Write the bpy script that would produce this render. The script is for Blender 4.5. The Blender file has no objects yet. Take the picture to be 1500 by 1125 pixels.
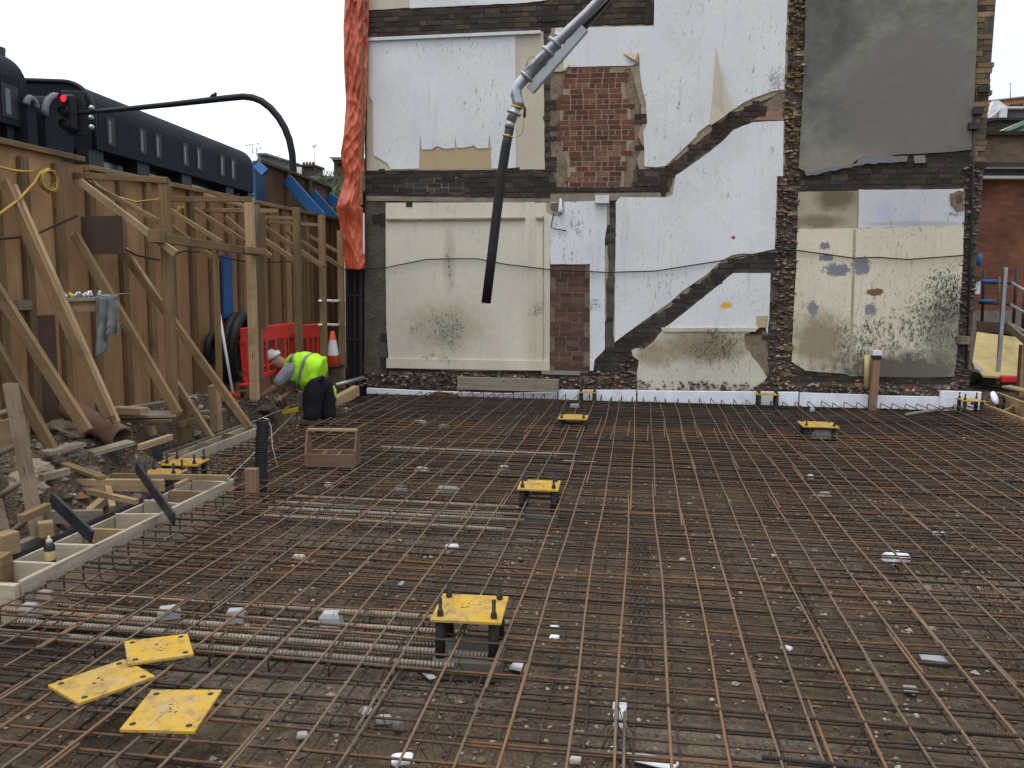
import bpy, math, random
from mathutils import Vector, Matrix, noise as mnoise
from mathutils.geometry import tessellate_polygon
random.seed(7)
rnd = random.random
def ru(a, b): return a + (b - a) * random.random()
SC = bpy.context.scene
COL = SC.collection

# ------------------------------------------------------------ camera
F = 1250.; AY = math.radians(8.5); AP = math.radians(6.9); AR = math.radians(0.5); H = 1.8
fw = Vector((-math.sin(AY) * math.cos(AP), math.cos(AY) * math.cos(AP), -math.sin(AP)))
rt = Vector((math.cos(AY), math.sin(AY), 0)); up = rt.cross(fw)
rt2 = math.cos(AR) * rt + math.sin(AR) * up
up2 = -math.sin(AR) * rt + math.cos(AR) * up
cd = bpy.data.cameras.new('camera'); cam = bpy.data.objects.new('camera', cd); COL.objects.link(cam)
m3 = Matrix((rt2, up2, -fw)).transposed()
cam.matrix_world = Matrix.Translation((0, 0, H)) @ m3.to_4x4()
cd.sensor_width = 36; cd.lens = 36 * F / 1500; cd.clip_end = 3000; cd.clip_start = .05
SC.camera = cam
def ray(x, y):
    return fw + rt2 * ((x - 750) / F) - up2 * ((y - 562.5) / F)
def at(x, y, X=None, Y=None, Z=None, D=None):
    """pixel of the photo -> point on a plane of the place"""
    d = ray(x, y)
    if X is not None: t = X / d.x
    elif Y is not None: t = Y / d.y
    elif Z is not None: t = (Z - H) / d.z
    else: t = D
    return Vector((d.x * t, d.y * t, H + d.z * t))
def atp(x, y, p, n):
    d = ray(x, y); o = Vector((0, 0, H))
    return o + d * ((p - o).dot(n) / d.dot(n))

# ------------------------------------------------------------ world, sun, exposure
w = bpy.data.worlds.new('World'); SC.world = w; w.use_nodes = True
nt = w.node_tree; nt.nodes.clear()
SUN_EL, SUN_AZ = math.radians(72), math.radians(190)     # azimuth clockwise from +Y
sky = nt.nodes.new('ShaderNodeTexSky'); sky.sky_type = 'NISHITA'; sky.sun_disc = False
sky.sun_elevation = SUN_EL; sky.sun_rotation = SUN_AZ
b1 = nt.nodes.new('ShaderNodeBackground'); b1.inputs[1].default_value = .05
nt.links.new(sky.outputs[0], b1.inputs[0])
b2 = nt.nodes.new('ShaderNodeBackground'); b2.inputs[1].default_value = 1.0
tc = nt.nodes.new('ShaderNodeTexCoord'); sp = nt.nodes.new('ShaderNodeSeparateXYZ')
nt.links.new(tc.outputs['Generated'], sp.inputs[0])
cr = nt.nodes.new('ShaderNodeValToRGB')
e = cr.color_ramp.elements
e[0].position = 0.0; e[0].color = (.60, .66, .72, 1)
e[1].position = 1.0; e[1].color = (1.85, 1.85, 1.83, 1)
q = e.new(.10); q.color = (.80, .84, .88, 1)
q = e.new(.3); q.color = (1.04, 1.05, 1.05, 1)
nz = nt.nodes.new('ShaderNodeTexNoise'); nz.inputs['Scale'].default_value = 2.2; nz.inputs['Detail'].default_value = 4
mp = nt.nodes.new('ShaderNodeMapping'); mp.inputs['Scale'].default_value = (1, 1, 3)
nt.links.new(tc.outputs['Generated'], mp.inputs[0]); nt.links.new(mp.outputs[0], nz.inputs['Vector'])
ad = nt.nodes.new('ShaderNodeMath'); ad.operation = 'MULTIPLY_ADD'; ad.inputs[1].default_value = .22
nt.links.new(nz.outputs['Fac'], ad.inputs[0])
ad2 = nt.nodes.new('ShaderNodeMath'); ad2.operation = 'MULTIPLY_ADD'; ad2.inputs[1].default_value = -.30; ad2.inputs[2].default_value = -.16
nt.links.new(sp.outputs['X'], ad2.inputs[0])          # the cloud is brighter to the left of the site
ad3 = nt.nodes.new('ShaderNodeMath'); ad3.operation = 'ADD'
nt.links.new(ad2.outputs[0], ad3.inputs[0]); nt.links.new(sp.outputs['Z'], ad3.inputs[1])
ad4 = nt.nodes.new('ShaderNodeMath'); ad4.operation = 'MULTIPLY_ADD'; ad4.inputs[1].default_value = .10; nt.links.new(sp.outputs['Y'], ad4.inputs[0]); nt.links.new(ad3.outputs[0], ad4.inputs[2])
nt.links.new(ad4.outputs[0], ad.inputs[2]); nt.links.new(ad.outputs[0], cr.inputs[0])
nt.links.new(cr.outputs[0], b2.inputs[0])
ads = nt.nodes.new('ShaderNodeAddShader'); wo = nt.nodes.new('ShaderNodeOutputWorld')
nt.links.new(b1.outputs[0], ads.inputs[0]); nt.links.new(b2.outputs[0], ads.inputs[1]); nt.links.new(ads.outputs[0], wo.inputs[0])
sd = bpy.data.lights.new('sun', 'SUN'); sd.energy = .9; sd.angle = math.radians(22); sd.color = (1, .96, .9)
so = bpy.data.objects.new('sun', sd); COL.objects.link(so)
sdir = Vector((math.sin(SUN_AZ) * math.cos(SUN_EL), math.cos(SUN_AZ) * math.cos(SUN_EL), math.sin(SUN_EL)))
so.rotation_euler = sdir.to_track_quat('Z', 'Y').to_euler()
vs = SC.view_settings; vs.view_transform = 'Standard'; vs.look = 'None'; vs.exposure = 0.0; vs.gamma = 1

# ------------------------------------------------------------ materials
class NT:
    def __init__(s, name, rough=.8, metal=0., spec=.3):
        s.m = bpy.data.materials.new(name); s.m.use_nodes = True; s.t = s.m.node_tree
        s.b = s.t.nodes['Principled BSDF']; s.b.inputs['Roughness'].default_value = rough
        s.b.inputs['Metallic'].default_value = metal; s.b.inputs['Specular IOR Level'].default_value = spec
        s.h = None
    def n(s, k): return s.t.nodes.new(k)
    def put(s, i, v):
        if hasattr(v, 'bl_idname') or isinstance(v, bpy.types.NodeSocket): s.t.links.new(v, i)
        elif isinstance(v, (tuple, list)) and len(v) == 3 and i.type == 'RGBA': i.default_value = (*v, 1)
        else: i.default_value = v
    def pos(s): return s.n('ShaderNodeNewGeometry').outputs['Position']
    def obj(s): return s.n('ShaderNodeTexCoord').outputs['Object']
    def uv(s): return s.n('ShaderNodeTexCoord').outputs['UV']
    def rand(s): return s.n('ShaderNodeObjectInfo').outputs['Random']
    def attr(s, a='col'):
        k = s.n('ShaderNodeAttribute'); k.attribute_name = a; return k.outputs['Color']
    def map(s, v, sc=(1, 1, 1), loc=(0, 0, 0)):
        k = s.n('ShaderNodeMapping'); s.put(k.inputs[0], v); k.inputs['Scale'].default_value = sc; k.inputs['Location'].default_value = loc
        return k.outputs[0]
    def noise(s, v, sc, det=3, rough=.55, dist=0.):
        k = s.n('ShaderNodeTexNoise'); s.put(k.inputs['Vector'], v); k.inputs['Scale'].default_value = sc
        k.inputs['Detail'].default_value = det; k.inputs['Roughness'].default_value = rough; k.inputs['Distortion'].default_value = dist
        return k.outputs['Fac']
    def voro(s, v, sc, out='Distance', rnd_=1.):
        k = s.n('ShaderNodeTexVoronoi'); s.put(k.inputs['Vector'], v); k.inputs['Scale'].default_value = sc; k.inputs['Randomness'].default_value = rnd_
        return k.outputs[out]
    def math(s, op, a, b=0., clamp=False):
        k = s.n('ShaderNodeMath'); k.operation = op; k.use_clamp = clamp; s.put(k.inputs[0], a); s.put(k.inputs[1], b); return k.outputs[0]
    def rng(s, v, a, b, c=0., d=1.):
        k = s.n('ShaderNodeMapRange'); s.put(k.inputs[0], v); k.inputs[1].default_value = a; k.inputs[2].default_value = b
        k.inputs[3].default_value = c; k.inputs[4].default_value = d; return k.outputs[0]
    def sep(s, v):
        k = s.n('ShaderNodeSeparateXYZ'); s.put(k.inputs[0], v); return k.outputs
    def mix(s, f, a, b, mode='MIX'):
        k = s.n('ShaderNodeMix'); k.data_type = 'RGBA'; k.blend_type = mode
        s.put(k.inputs[0], f); s.put(k.inputs[6], a); s.put(k.inputs[7], b); return k.outputs[2]
    def ramp(s, v, els):
        k = s.n('ShaderNodeValToRGB'); s.put(k.inputs[0], v); r = k.color_ramp
        r.elements[0].position = els[0][0]; r.elements[0].color = (*els[0][1], 1)
        r.elements[1].position = els[-1][0]; r.elements[1].color = (*els[-1][1], 1)
        for p, c in els[1:-1]: r.elements.new(p).color = (*c, 1)
        return k.outputs[0]
    def blob(s, v, x, z, rx, rz):
        """soft elliptical mask in the wall plane"""
        p = s.map(v, (1 / rx, 0, 1 / rz), (-x / rx, 0, -z / rz))
        k = s.n('ShaderNodeVectorMath'); k.operation = 'LENGTH'; s.put(k.inputs[0], p)
        return s.rng(k.outputs['Value'], 0, 1, 1, 0)
    def done(s, c, h=None, st=.3, dist=.01, rough=None):
        s.put(s.b.inputs['Base Color'], c)
        if h is not None:
            k = s.n('ShaderNodeBump'); k.inputs['Strength'].default_value = st; k.inputs['Distance'].default_value = dist
            s.put(k.inputs['Height'], h); s.t.links.new(k.outputs[0], s.b.inputs['Normal'])
        if rough is not None: s.put(s.b.inputs['Roughness'], rough)
        return s.m
M = {}
def simple(name, c, rough=.6, metal=0., var=.25, sc=6., spec=.3, bump=.15):
    k = NT(name, rough, metal, spec); p = k.pos()
    f = k.noise(p, sc, 5); g = k.noise(p, sc * 12, 3)
    v = k.math('ADD', k.math('MULTIPLY', f, .7), k.math('MULTIPLY', g, .3))
    lo = tuple(x * (1 - var) for x in c); hi = tuple(min(1, x * (1 + var)) for x in c)
    M[name] = k.done(k.ramp(v, [(.3, lo), (.7, hi)]), g, bump, .004)
    return M[name]
def woodm(name, lo, hi, dirt=(.06, .045, .03), dirtamt=.5, rough=.75, knots=True):
    k = NT(name, rough); u = k.uv()
    g = k.noise(k.map(u, (1.6, 38, 1)), 1.0, 5, .6, .4)
    gf = k.noise(k.map(u, (6, 220, 1)), 1.0, 2)
    c = k.ramp(k.math('ADD', k.math('MULTIPLY', g, .75), k.math('MULTIPLY', gf, .25)), [(.32, lo), (.68, hi)])
    if knots:
        vd = k.voro(k.map(u, (2.2, 12, 1)), 1.0)
        c = k.mix(k.rng(vd, .05, .13, .8, 0), c, tuple(x * .3 for x in lo))
    tone = k.rng(k.rand(), 0, 1, .75, 1.18)
    c = k.mix(1., c, tone, 'MULTIPLY')
    dn = k.noise(k.pos(), 2.3, 6, .65); 
    c = k.mix(k.math('MULTIPLY', k.rng(dn, .5, .72), dirtamt), c, dirt)
    dn2 = k.noise(k.pos(), 22, 4, .6)
    c = k.mix(k.math('MULTIPLY', k.rng(dn2, .58, .72), dirtamt * .6), c, dirt)
    M[name] = k.done(c, k.math('ADD', g, gf), .25, .004)
woodm('wood_pale', (.29, .195, .10), (.48, .345, .195), dirtamt=.5)
woodm('wood_stud', (.14, .086, .042), (.28, .185, .092), dirtamt=.55)
woodm('wood_grey', (.17, .14, .105), (.30, .26, .2), dirtamt=.6)
woodm('wood_red', (.17, .09, .06), (.27, .16, .11), dirtamt=.4)
woodm('wood_ladder', (.15, .105, .07), (.27, .20, .14), dirtamt=.6)
def plym(name, lo, hi, dirt, amt):
    k = NT(name, .7); p = k.map(k.pos(), (1, .55, .22))
    g = k.noise(p, 5, 6, .6, 2.2); g2 = k.noise(k.map(k.pos(), (1, 1, .02)), 60, 2)
    c = k.ramp(k.math('ADD', k.math('MULTIPLY', g, .8), k.math('MULTIPLY', g2, .2)), [(.3, lo), (.7, hi)])
    c = k.mix(1., c, k.rng(k.rand(), 0, 1, .75, 1.15), 'MULTIPLY')
    st = k.noise(k.map(k.pos(), (1, 1, .25)), 2.1, 6, .65)
    c = k.mix(k.math('MULTIPLY', k.rng(st, .48, .7), amt), c, dirt)
    M[name] = k.done(c, g, .1, .003)
plym('ply', (.30, .168, .080), (.46, .275, .140), (.12, .072, .04), .45)
woodm('wood_form', (.36, .30, .215), (.56, .49, .385), dirtamt=.4)
plym('ply_brown', (.075, .045, .034), (.105, .065, .05), (.05, .035, .025), .5)
plym('ply_far', (.19, .11, .062), (.28, .17, .10), (.08, .05, .04), .5)
simple('ply_black', (.028, .030, .038), .45, var=.5, sc=9)
def rebarm(name, a, b, c_, rib=0.):
    k = NT(name, .78, 0., .35); p = k.pos()
    f = k.noise(p, 2.6, 5, .65); g = k.noise(p, 34, 4, .65)
    v = k.math('ADD', k.math('MULTIPLY', f, .55), k.math('MULTIPLY', g, .45))
    v = k.math('ADD', v, k.rng(k.rand(), 0, 1, -.11, .11))
    c = k.ramp(v, [(.36, a), (.5, b), (.63, c_)])
    h = g
    if rib:
        x = k.sep(k.uv())[0]
        h = k.math('SINE', k.math('MULTIPLY', x, 2 * math.pi / rib))
        M[name] = k.done(k.mix(k.rng(h, -.9, -.2, .6, 0), c, tuple(t * .25 for t in a)), h, .9, .004)
    else:
        M[name] = k.done(c, h, .5, .003)
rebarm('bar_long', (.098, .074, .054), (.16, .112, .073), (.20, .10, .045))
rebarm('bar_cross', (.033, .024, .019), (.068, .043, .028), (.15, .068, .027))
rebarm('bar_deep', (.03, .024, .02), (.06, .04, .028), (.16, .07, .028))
rebarm('bar_ribbed', (.05, .042, .038), (.075, .055, .043), (.12, .07, .04), .012)
rebarm('bar_thick', (.24, .20, .155), (.36, .30, .235), (.44, .38, .30), .02)
rebarm('wire', (.04, .03, .028), (.07, .045, .03), (.14, .07, .035))

k = NT('soil', .95, 0, .15); p = k.pos()
f1 = k.noise(p, .8, 6, .6); f2 = k.noise(p, 9, 6, .7); f3 = k.noise(p, 60, 4, .7); v1 = k.voro(p, 45); 
c = k.ramp(k.math('ADD', k.math('MULTIPLY', f1, .45), k.math('MULTIPLY', f2, .55)), [(.33, (.056, .039, .026)), (.5, (.108, .077, .052)), (.68, (.195, .148, .103))])
c = k.mix(k.rng(f3, .58, .72, 0, .6), c, (.26, .22, .17))
c = k.mix(k.rng(v1, .0, .25, .8, 0), c, (.24, .20, .155))
c = k.mix(k.rng(k.voro(p, 110), .0, .22, .7, 0), c, (.26, .22, .175))
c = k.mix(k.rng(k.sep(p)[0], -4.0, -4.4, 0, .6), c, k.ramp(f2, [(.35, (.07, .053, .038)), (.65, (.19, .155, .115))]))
for (x, y_, rx, ry) in ((-1.8, 4.1, 1.7, .75), (-1.9, 6.6, 1.9, .75), (-1.6, 9.0, 1.8, .55), (4.0, 9.7, 1.4, .5), (2.3, 5.9, 1.1, .4), (.4, 3.6, .8, .35)):
    pm = k.map(p, (1 / rx, 1 / ry, 0), (-x / rx, -y_ / ry, 0)); le = k.n('ShaderNodeVectorMath'); le.operation = 'LENGTH'; k.put(le.inputs[0], pm)
    c = k.mix(k.rng(k.math('ADD', k.rng(le.outputs['Value'], 0, 1.2, 1, 0), k.math('MULTIPLY', f2, 1.3)), .95, 1.25, 0, .75), c, k.ramp(f3, [(.35, (.14, .112, .085)), (.65, (.26, .215, .165))]))
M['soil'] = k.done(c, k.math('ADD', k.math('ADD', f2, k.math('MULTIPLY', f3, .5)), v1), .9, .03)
simple('blinding', (.19, .165, .138), .9, var=.4, sc=5, bump=.6)
k = NT('stone_bits', .9); c = k.mix(1., k.attr(), k.ramp(k.noise(k.pos(), 70, 3), [(.3, (.7, .7, .7)), (.7, (1.2, 1.2, 1.2))]), 'MULTIPLY'); M['bits'] = k.done(c, k.noise(k.pos(), 120, 3), .4, .004)
# bricks carry their own colour per brick
k = NT('brick', .92, 0, .2); p = k.pos(); a = k.attr()
g = k.noise(p, 55, 4, .7); l = k.noise(p, 3.1, 6, .65)
c = k.mix(1., a, k.ramp(g, [(.28, (.55, .55, .55)), (.72, (1.35, 1.3, 1.25))]), 'MULTIPLY')
c = k.mix(k.rng(l, .46, .66, 0, .6), c, (.04, .035, .031))
c = k.mix(k.rng(k.noise(p, 17, 5, .7), .60, .70, 0, .5), c, (.30, .27, .23))
M['brick'] = k.done(c, k.math('ADD', g, k.noise(p, 160, 2)), .8, .012)
def mortarm(name, c0, c1, sc=7):
    k = NT(name, .95, 0, .15); p = k.pos(); f = k.noise(p, sc, 6, .7); g = k.noise(p, sc * 9, 4, .7)
    M[name] = k.done(k.ramp(k.math('ADD', k.math('MULTIPLY', f, .6), k.math('MULTIPLY', g, .4)), [(.34, c0), (.66, c1)]), k.math('ADD', f, g), .9, .02)
mortarm('mortar_dark', (.045, .036, .03), (.17, .14, .115))
mortarm('mortar_light', (.28, .22, .16), (.42, .34, .26))
mortarm('mortar_mid', (.12, .095, .07), (.25, .2, .15))
mortarm('sooty_render', (.055, .047, .038), (.15, .13, .105), 4)
mortarm('tan_plaster', (.30, .245, .165), (.45, .385, .27), 3)
mortarm('plaster_edge', (.27, .21, .14), (.48, .40, .28), 6)
mortarm('rubble', (.12, .088, .06), (.33, .26, .185), 9)
mortarm('band_brown', (.055, .045, .037), (.105, .09, .075), 3)
mortarm('pink_plaster', (.27, .16, .12), (.36, .23, .18), 5)

def plaster(name, base, base2, spots=(), scratch=.5, mould=(), stains=(), chips=(.16, .14, .11)):
    k = NT(name, .75, 0, .3); p = k.pos()
    wv = k.n('ShaderNodeTexNoise'); k.put(wv.inputs['Vector'], p); wv.inputs['Scale'].default_value = 2.6; wv.inputs['Detail'].default_value = 5
    wa = k.n('ShaderNodeVectorMath'); wa.operation = 'MULTIPLY_ADD'; k.put(wa.inputs[0], wv.outputs['Color']); wa.inputs[1].default_value = (.7, 0, .7); wa.inputs[2].default_value = (-.35, 0, -.35)
    wb_ = k.n('ShaderNodeVectorMath'); k.put(wb_.inputs[0], wa.outputs[0]); k.put(wb_.inputs[1], p); pw = wb_.outputs[0]
    l = k.noise(p, .9, 5, .55); g = k.noise(p, 14, 5, .6)
    c = k.ramp(k.math('ADD', k.math('MULTIPLY', l, .75), k.math('MULTIPLY', g, .25)), [(.35, base2), (.62, base)])
    # vertical streaks of dirt
    s = k.noise(k.map(p, (5, 1, .5)), 1.2, 6, .7)
    c = k.mix(k.rng(s, .55, .75, 0, .38), c, tuple(x * .5 for x in base2))
    for (x, z, rx, rz, col, amt) in stains:
        b = k.blob(p, x, z, rx, rz)
        f = k.rng(k.math('ADD', b, k.math('MULTIPLY', k.noise(p, 7, 6, .75), 1.1)), .68, 1.15, 0, amt)
        c = k.mix(f, c, col)
    # scratches and chips
    sc_ = k.noise(k.map(p, (22, 1, 6)), 1.0, 4, .75, .6)
    m = k.noise(k.map(p, (1, 1, 1), (3.3, 0, 1.7)), 1.4, 3)
    fk = k.noise(k.map(p, (60, 1, 24), (1, 0, 5)), 1.0, 3, .7, .8)
    th = k.math('MAXIMUM', k.math('MULTIPLY', k.rng(sc_, .61, .65), k.rng(m, .42, .56)), k.math('MULTIPLY', k.rng(fk, .635, .665), k.rng(m, .36, .5)))
    c = k.mix(k.math('MULTIPLY', th, scratch), c, chips)
    for (x, z, rx, rz, sc, amt) in mould:
        b = k.math('MINIMUM', k.blob(pw, x, z, rx * 1.25, rz * 1.25), .75)
        nn = k.noise(k.map(p, (1, 1, .6)), sc, 6, .85)
        f = k.rng(k.math('ADD', k.math('MULTIPLY', b, .21), nn), .655, .70, 0, amt)
        c = k.mix(f, c, (.045, .045, .035))
    for (x, z, rx, rz, col) in spots:
        b = k.blob(p, x, z, rx * 1.3, rz * 1.3)
        f = k.rng(k.math('ADD', b, k.math('MULTIPLY', k.noise(k.map(p, (1, 1, 1), (x, 0, z)), 11, 5, .8, 1.5), 1.7)), 1.22, 1.27)
        c = k.mix(f, c, col)
    M[name] = k.done(c, k.math('ADD', g, k.math('MULTIPLY', sc_, .6)), .16, .008)
WY = 13.3
def wp(x, y, d=0.): 
    v = at(x, y, Y=WY - d); return v
def wb(x, y, rx, ry):         # centre and radii of a blob on the wall
    v = wp(x, y); kk = 13.4 / F; return (v.x, v.z, rx * kk, ry * kk)
GY = (.20, .21, .24)
plaster('white_plaster', (.715, .725, .74), (.605, .615, .63), scratch=.75, mould=[(*wb(1140, 120, 22, 26), 60, .8)],
        spots=[(*wb(1063, 447, 11, 6), (.65, .42, .06)), (*wb(1074, 348, 4, 3), (.35, .08, .08))])
plaster('white_chipped', (.70, .725, .75), (.60, .625, .65), scratch=1., mould=[(*wb(875, 445, 22, 22), 50, .85), (*wb(849, 330, 12, 30), 45, .8)])
plaster('cream_panel', (.65, .60, .49), (.56, .515, .42), scratch=.35,
        mould=[(*wb(652, 485, 48, 38), 55, .9), (*wb(606, 478, 18, 14), 40, .6), (*wb(782, 445, 16, 22), 50, .9), (*wb(659, 395, 5, 50), 36, .85), (*wb(640, 528, 60, 10), 30, .5)],
        stains=[(*wb(650, 480, 90, 55), (.32, .29, .20), .55), (*wb(658, 380, 14, 70), (.34, .30, .22), .5), (*wb(790, 480, 30, 110), (.40, .34, .24), .35)])
plaster('cream_stained', (.67, .615, .48), (.57, .52, .40), scratch=.7,
        mould=[(*wb(1375, 470, 62, 75), 38, 1.), (*wb(1385, 440, 40, 70), 26, 1.), (*wb(1300, 490, 90, 60), 20, .95), (*wb(1250, 505, 45, 45), 34, .8), (*wb(1395, 430, 20, 45), 30, .95)],
        stains=[(*wb(1200, 500, 60, 60), (.24, .19, .12), .85), (*wb(1320, 545, 150, 42), (.09, .08, .065), .95), (*wb(1390, 490, 55, 90), (.15, .14, .105), .7)],
        spots=[(*wb(1208, 361, 9, 7), GY), (*wb(1210, 377, 11, 7), GY), (*wb(1225, 395, 22, 11), GY), (*wb(1262, 390, 14, 16), GY), (*wb(1190, 451, 9, 12), GY), (*wb(1273, 453, 8, 8), GY), (*wb(1280, 428, 14, 6), (.16, .09, .05))])
plaster('cream_low', (.58, .55, .46), (.47, .43, .34), scratch=.9,
        mould=[(*wb(1040, 515, 70, 28), 36, .9), (*wb(1060, 500, 40, 30), 24, .7)],
        stains=[(*wb(1030, 508, 95, 32), (.26, .20, .12), .9), (*wb(960, 520, 40, 26), (.30, .23, .14), .8)])
plaster('stained_tan', (.42, .36, .27), (.30, .25, .18), scratch=.6, stains=[(*wb(1225, 290, 40, 25), (.13, .09, .06), .9), (*wb(1200, 325, 50, 14), (.16, .12, .08), .8)])
plaster('blue_white', (.60, .60, .63), (.52, .52, .56), scratch=.4, stains=[(*wb(1298, 310, 18, 24), (.46, .46, .58), .8), (*wb(1335, 318, 12, 14), (.46, .46, .58), .7), (*wb(1340, 328, 90, 6), (.35, .34, .30), .7)], mould=[(*wb(1395, 318, 14, 10), 30, .9)])
plaster('beige', (.56, .50, .40), (.48, .42, .33), scratch=.2)
plaster('tan', (.47, .36, .22), (.43, .325, .195), scratch=.15)
k = NT('grey_render', .9, 0, .2); p = k.pos()
a1 = k.noise(p, .75, 6, .6, .6); a2 = k.noise(p, 6, 6, .65, .5)
c = k.ramp(k.math('ADD', k.math('MULTIPLY', a1, .7), k.math('MULTIPLY', a2, .3)), [(.36, (.095, .098, .080)), (.5, (.155, .155, .130)), (.64, (.245, .24, .205))])
b = k.blob(p, *wb(1335, 150, 120, 130)); c = k.mix(k.rng(k.math('ADD', b, k.math('MULTIPLY', k.noise(p, 2.4, 6, .7, 1.), 1.2)), .72, .98, 0, .85), c, (.168, .158, .138))
b = k.blob(p, *wb(1230, 250, 90, 45)); c = k.mix(k.rng(k.math('ADD', b, k.math('MULTIPLY', a2, .8)), .6, 1.1, 0, .8), c, (.25, .22, .175))
M['grey_render'] = k.done(c, k.math('ADD', a2, k.noise(p, 50, 4)), .35, .012)
for nm, c, r in (('polystyrene', (.70, .73, .79), .8), ('white_plastic', (.62, .63, .65), .4), ('white_block', (.33, .34, .34), .9), ('grey_block', (.22, .225, .20), .9), ('block_dirty', (.11, .105, .092), .95),
                 ('clay', (.19, .115, .08), .75), ('tarp_band', (.7, .7, .68), .6), ('galv', (.36, .37, .38), .42), ('dark_steel', (.03, .03, .033), .5),
                 ('rubber', (.018, .018, .02), .55), ('red_plastic', (.58, .035, .03), .45), ('orange_plastic', (.72, .10, .03), .5), ('cloth_grey', (.17, .18, .18), .95),
                 ('skin', (.36, .19, .13), .6), ('black_cloth', (.012, .013, .016), .9), ('grey_shirt', (.25, .255, .29), .9), ('helmet', (.66, .66, .66), .35),
                 ('glove', (.42, .36, .24), .9), ('rope', (.42, .27, .06), .8), ('string', (.6, .58, .52), .7), ('hair', (.25, .24, .23), .9), ('blue_paint', (.022, .105, .29), .5),
                 ('yellow_paint', (.55, .40, .03), .6), ('steel_pale', (.40, .42, .45), .3), ('black_clad', (.012, .013, .017), .6), ('grey_clad', (.12, .13, .145), .6),
                 ('slate', (.16, .17, .185), .7), ('terracotta', (.52, .20, .075), .8), ('off_white', (.62, .63, .64), .7), ('copper_green', (.20, .34, .21), .7), ('dark_brick', (.06, .045, .04), .9),
                 ('brown_leaf', (.05, .09, .03), .8), ('asphalt', (.06, .06, .062), .9), ('dark_timber', (.028, .022, .02), .8), ('pink', (.55, .14, .2), .7), ('lead', (.16, .165, .17), .6), ('bark', (.10, .075, .05), .9)):
    simple(nm, c, r, metal=(.6 if nm in ('galv', 'steel_pale') else 0.), var=.18)
simple('dirty_yellow', (.5, .40, .17), .7, var=.25, sc=3)
k = NT('yellow_plate', .65); p = k.pos()
f = k.noise(p, 7, 6, .65); g = k.noise(k.map(p, (1, .25, 1)), 40, 4)
c = k.mix(k.rng(f, .38, .62), (.50, .305, .018), (.43, .285, .08))
c = k.mix(k.rng(k.noise(p, 11, 6, .7), .50, .66, 0, .8), c, (.25, .165, .08))
c = k.mix(k.rng(k.noise(p, 38, 5, .75), .60, .66, 0, .8), c, (.16, .10, .05)); c = k.mix(k.rng(k.noise(k.map(p, (1, 1, 1), (4, 2, 0)), 5, 5, .7), .56, .70, 0, .6), c, (.36, .33, .28))
c = k.mix(k.rng(g, .60, .68, 0, .6), c, (.14, .10, .06)); M['yellow_plate'] = k.done(c, g, .2, .003)
def emis(name, c, st):
    k = NT(name); k.b.inputs['Emission Color'].default_value = (*c, 1); k.b.inputs['Emission Strength'].default_value = st; M[name] = k.done(c)
k = NT('window_painted_sky', .15, 0, .5); M['glass_painted_sky'] = k.done(k.ramp(k.noise(k.map(k.pos(), (1, 1, .1)), 1.6, 3), [(.35, (.05, .07, .09)), (.5, (.25, .31, .34)), (.7, (.45, .5, .52))]))  # sky reflection painted into the glass colour as pale streaks
emis('red_lamp', (1, .03, .05), 1.3)
k = NT('window_dark', .12, 0, .6); M['glass_dark'] = k.done((.012, .014, .018))
k = NT('window_painted_gleam', .15, 0, .5); M['glass_painted_gleam'] = k.done(k.ramp(k.noise(k.map(k.pos(), (1, 1, .1)), 1.6, 3), [(.4, (.02, .028, .036)), (.55, (.03, .04, .05)), (.7, (.08, .095, .11))]))  # dim pale reflections painted into the pane colour
k = NT('orange_sheet', .42, 0, .5); p = k.pos()
c = k.ramp(k.noise(k.map(p, (1, 1, .4)), 4, 4), [(.35, (.40, .062, .026)), (.65, (.60, .125, .055))]); M['tarp'] = k.done(c, k.noise(k.map(p, (1.5, 1, .6)), 5, 6, .6, 1.2), .35, .05)
k = NT('hi_vis', .8); M['hivis'] = k.done((.42, .85, .02), k.noise(k.pos(), 14, 4), .4, .02)
k = NT('reflective', .5); M['refl'] = k.done((.27, .29, .28))
k = NT('red_brick_far', .9); br = k.n('ShaderNodeTexBrick'); k.put(br.inputs['Vector'], k.map(k.pos(), (1, 1, 1)))
def brick_tex(name, c1, c2, mo, axis='x'):
    k = NT(name, .9); p = k.sep(k.pos()); cb = k.n('ShaderNodeCombineXYZ')
    k.put(cb.inputs[0], p[0 if axis == 'x' else 1]); k.put(cb.inputs[1], p[2])
    br = k.n('ShaderNodeTexBrick'); k.put(br.inputs['Vector'], cb.outputs[0]); br.inputs['Scale'].default_value = 1
    br.inputs['Brick Width'].default_value = .225; br.inputs['Row Height'].default_value = .075; br.inputs['Mortar Size'].default_value = .007
    br.inputs['Color1'].default_value = (*c1, 1); br.inputs['Color2'].default_value = (*c2, 1); br.inputs['Mortar'].default_value = (*mo, 1)
    c = k.mix(1., br.outputs[0], k.ramp(k.noise(k.pos(), 1.3, 6, .65), [(.35, (.6, .6, .6)), (.65, (1.15, 1.1, 1.1))]), 'MULTIPLY')
    M[name] = k.done(c, br.outputs['Fac'], -.3, .01)
brick_tex('brick_far_red', (.20, .075, .045), (.27, .11, .065), (.16, .10, .075))
brick_tex('brick_far_dark', (.045, .038, .034), (.08, .065, .055), (.10, .09, .08))
brick_tex('brick_far_brown', (.13, .085, .055), (.18, .13, .085), (.13, .11, .09))

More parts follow.
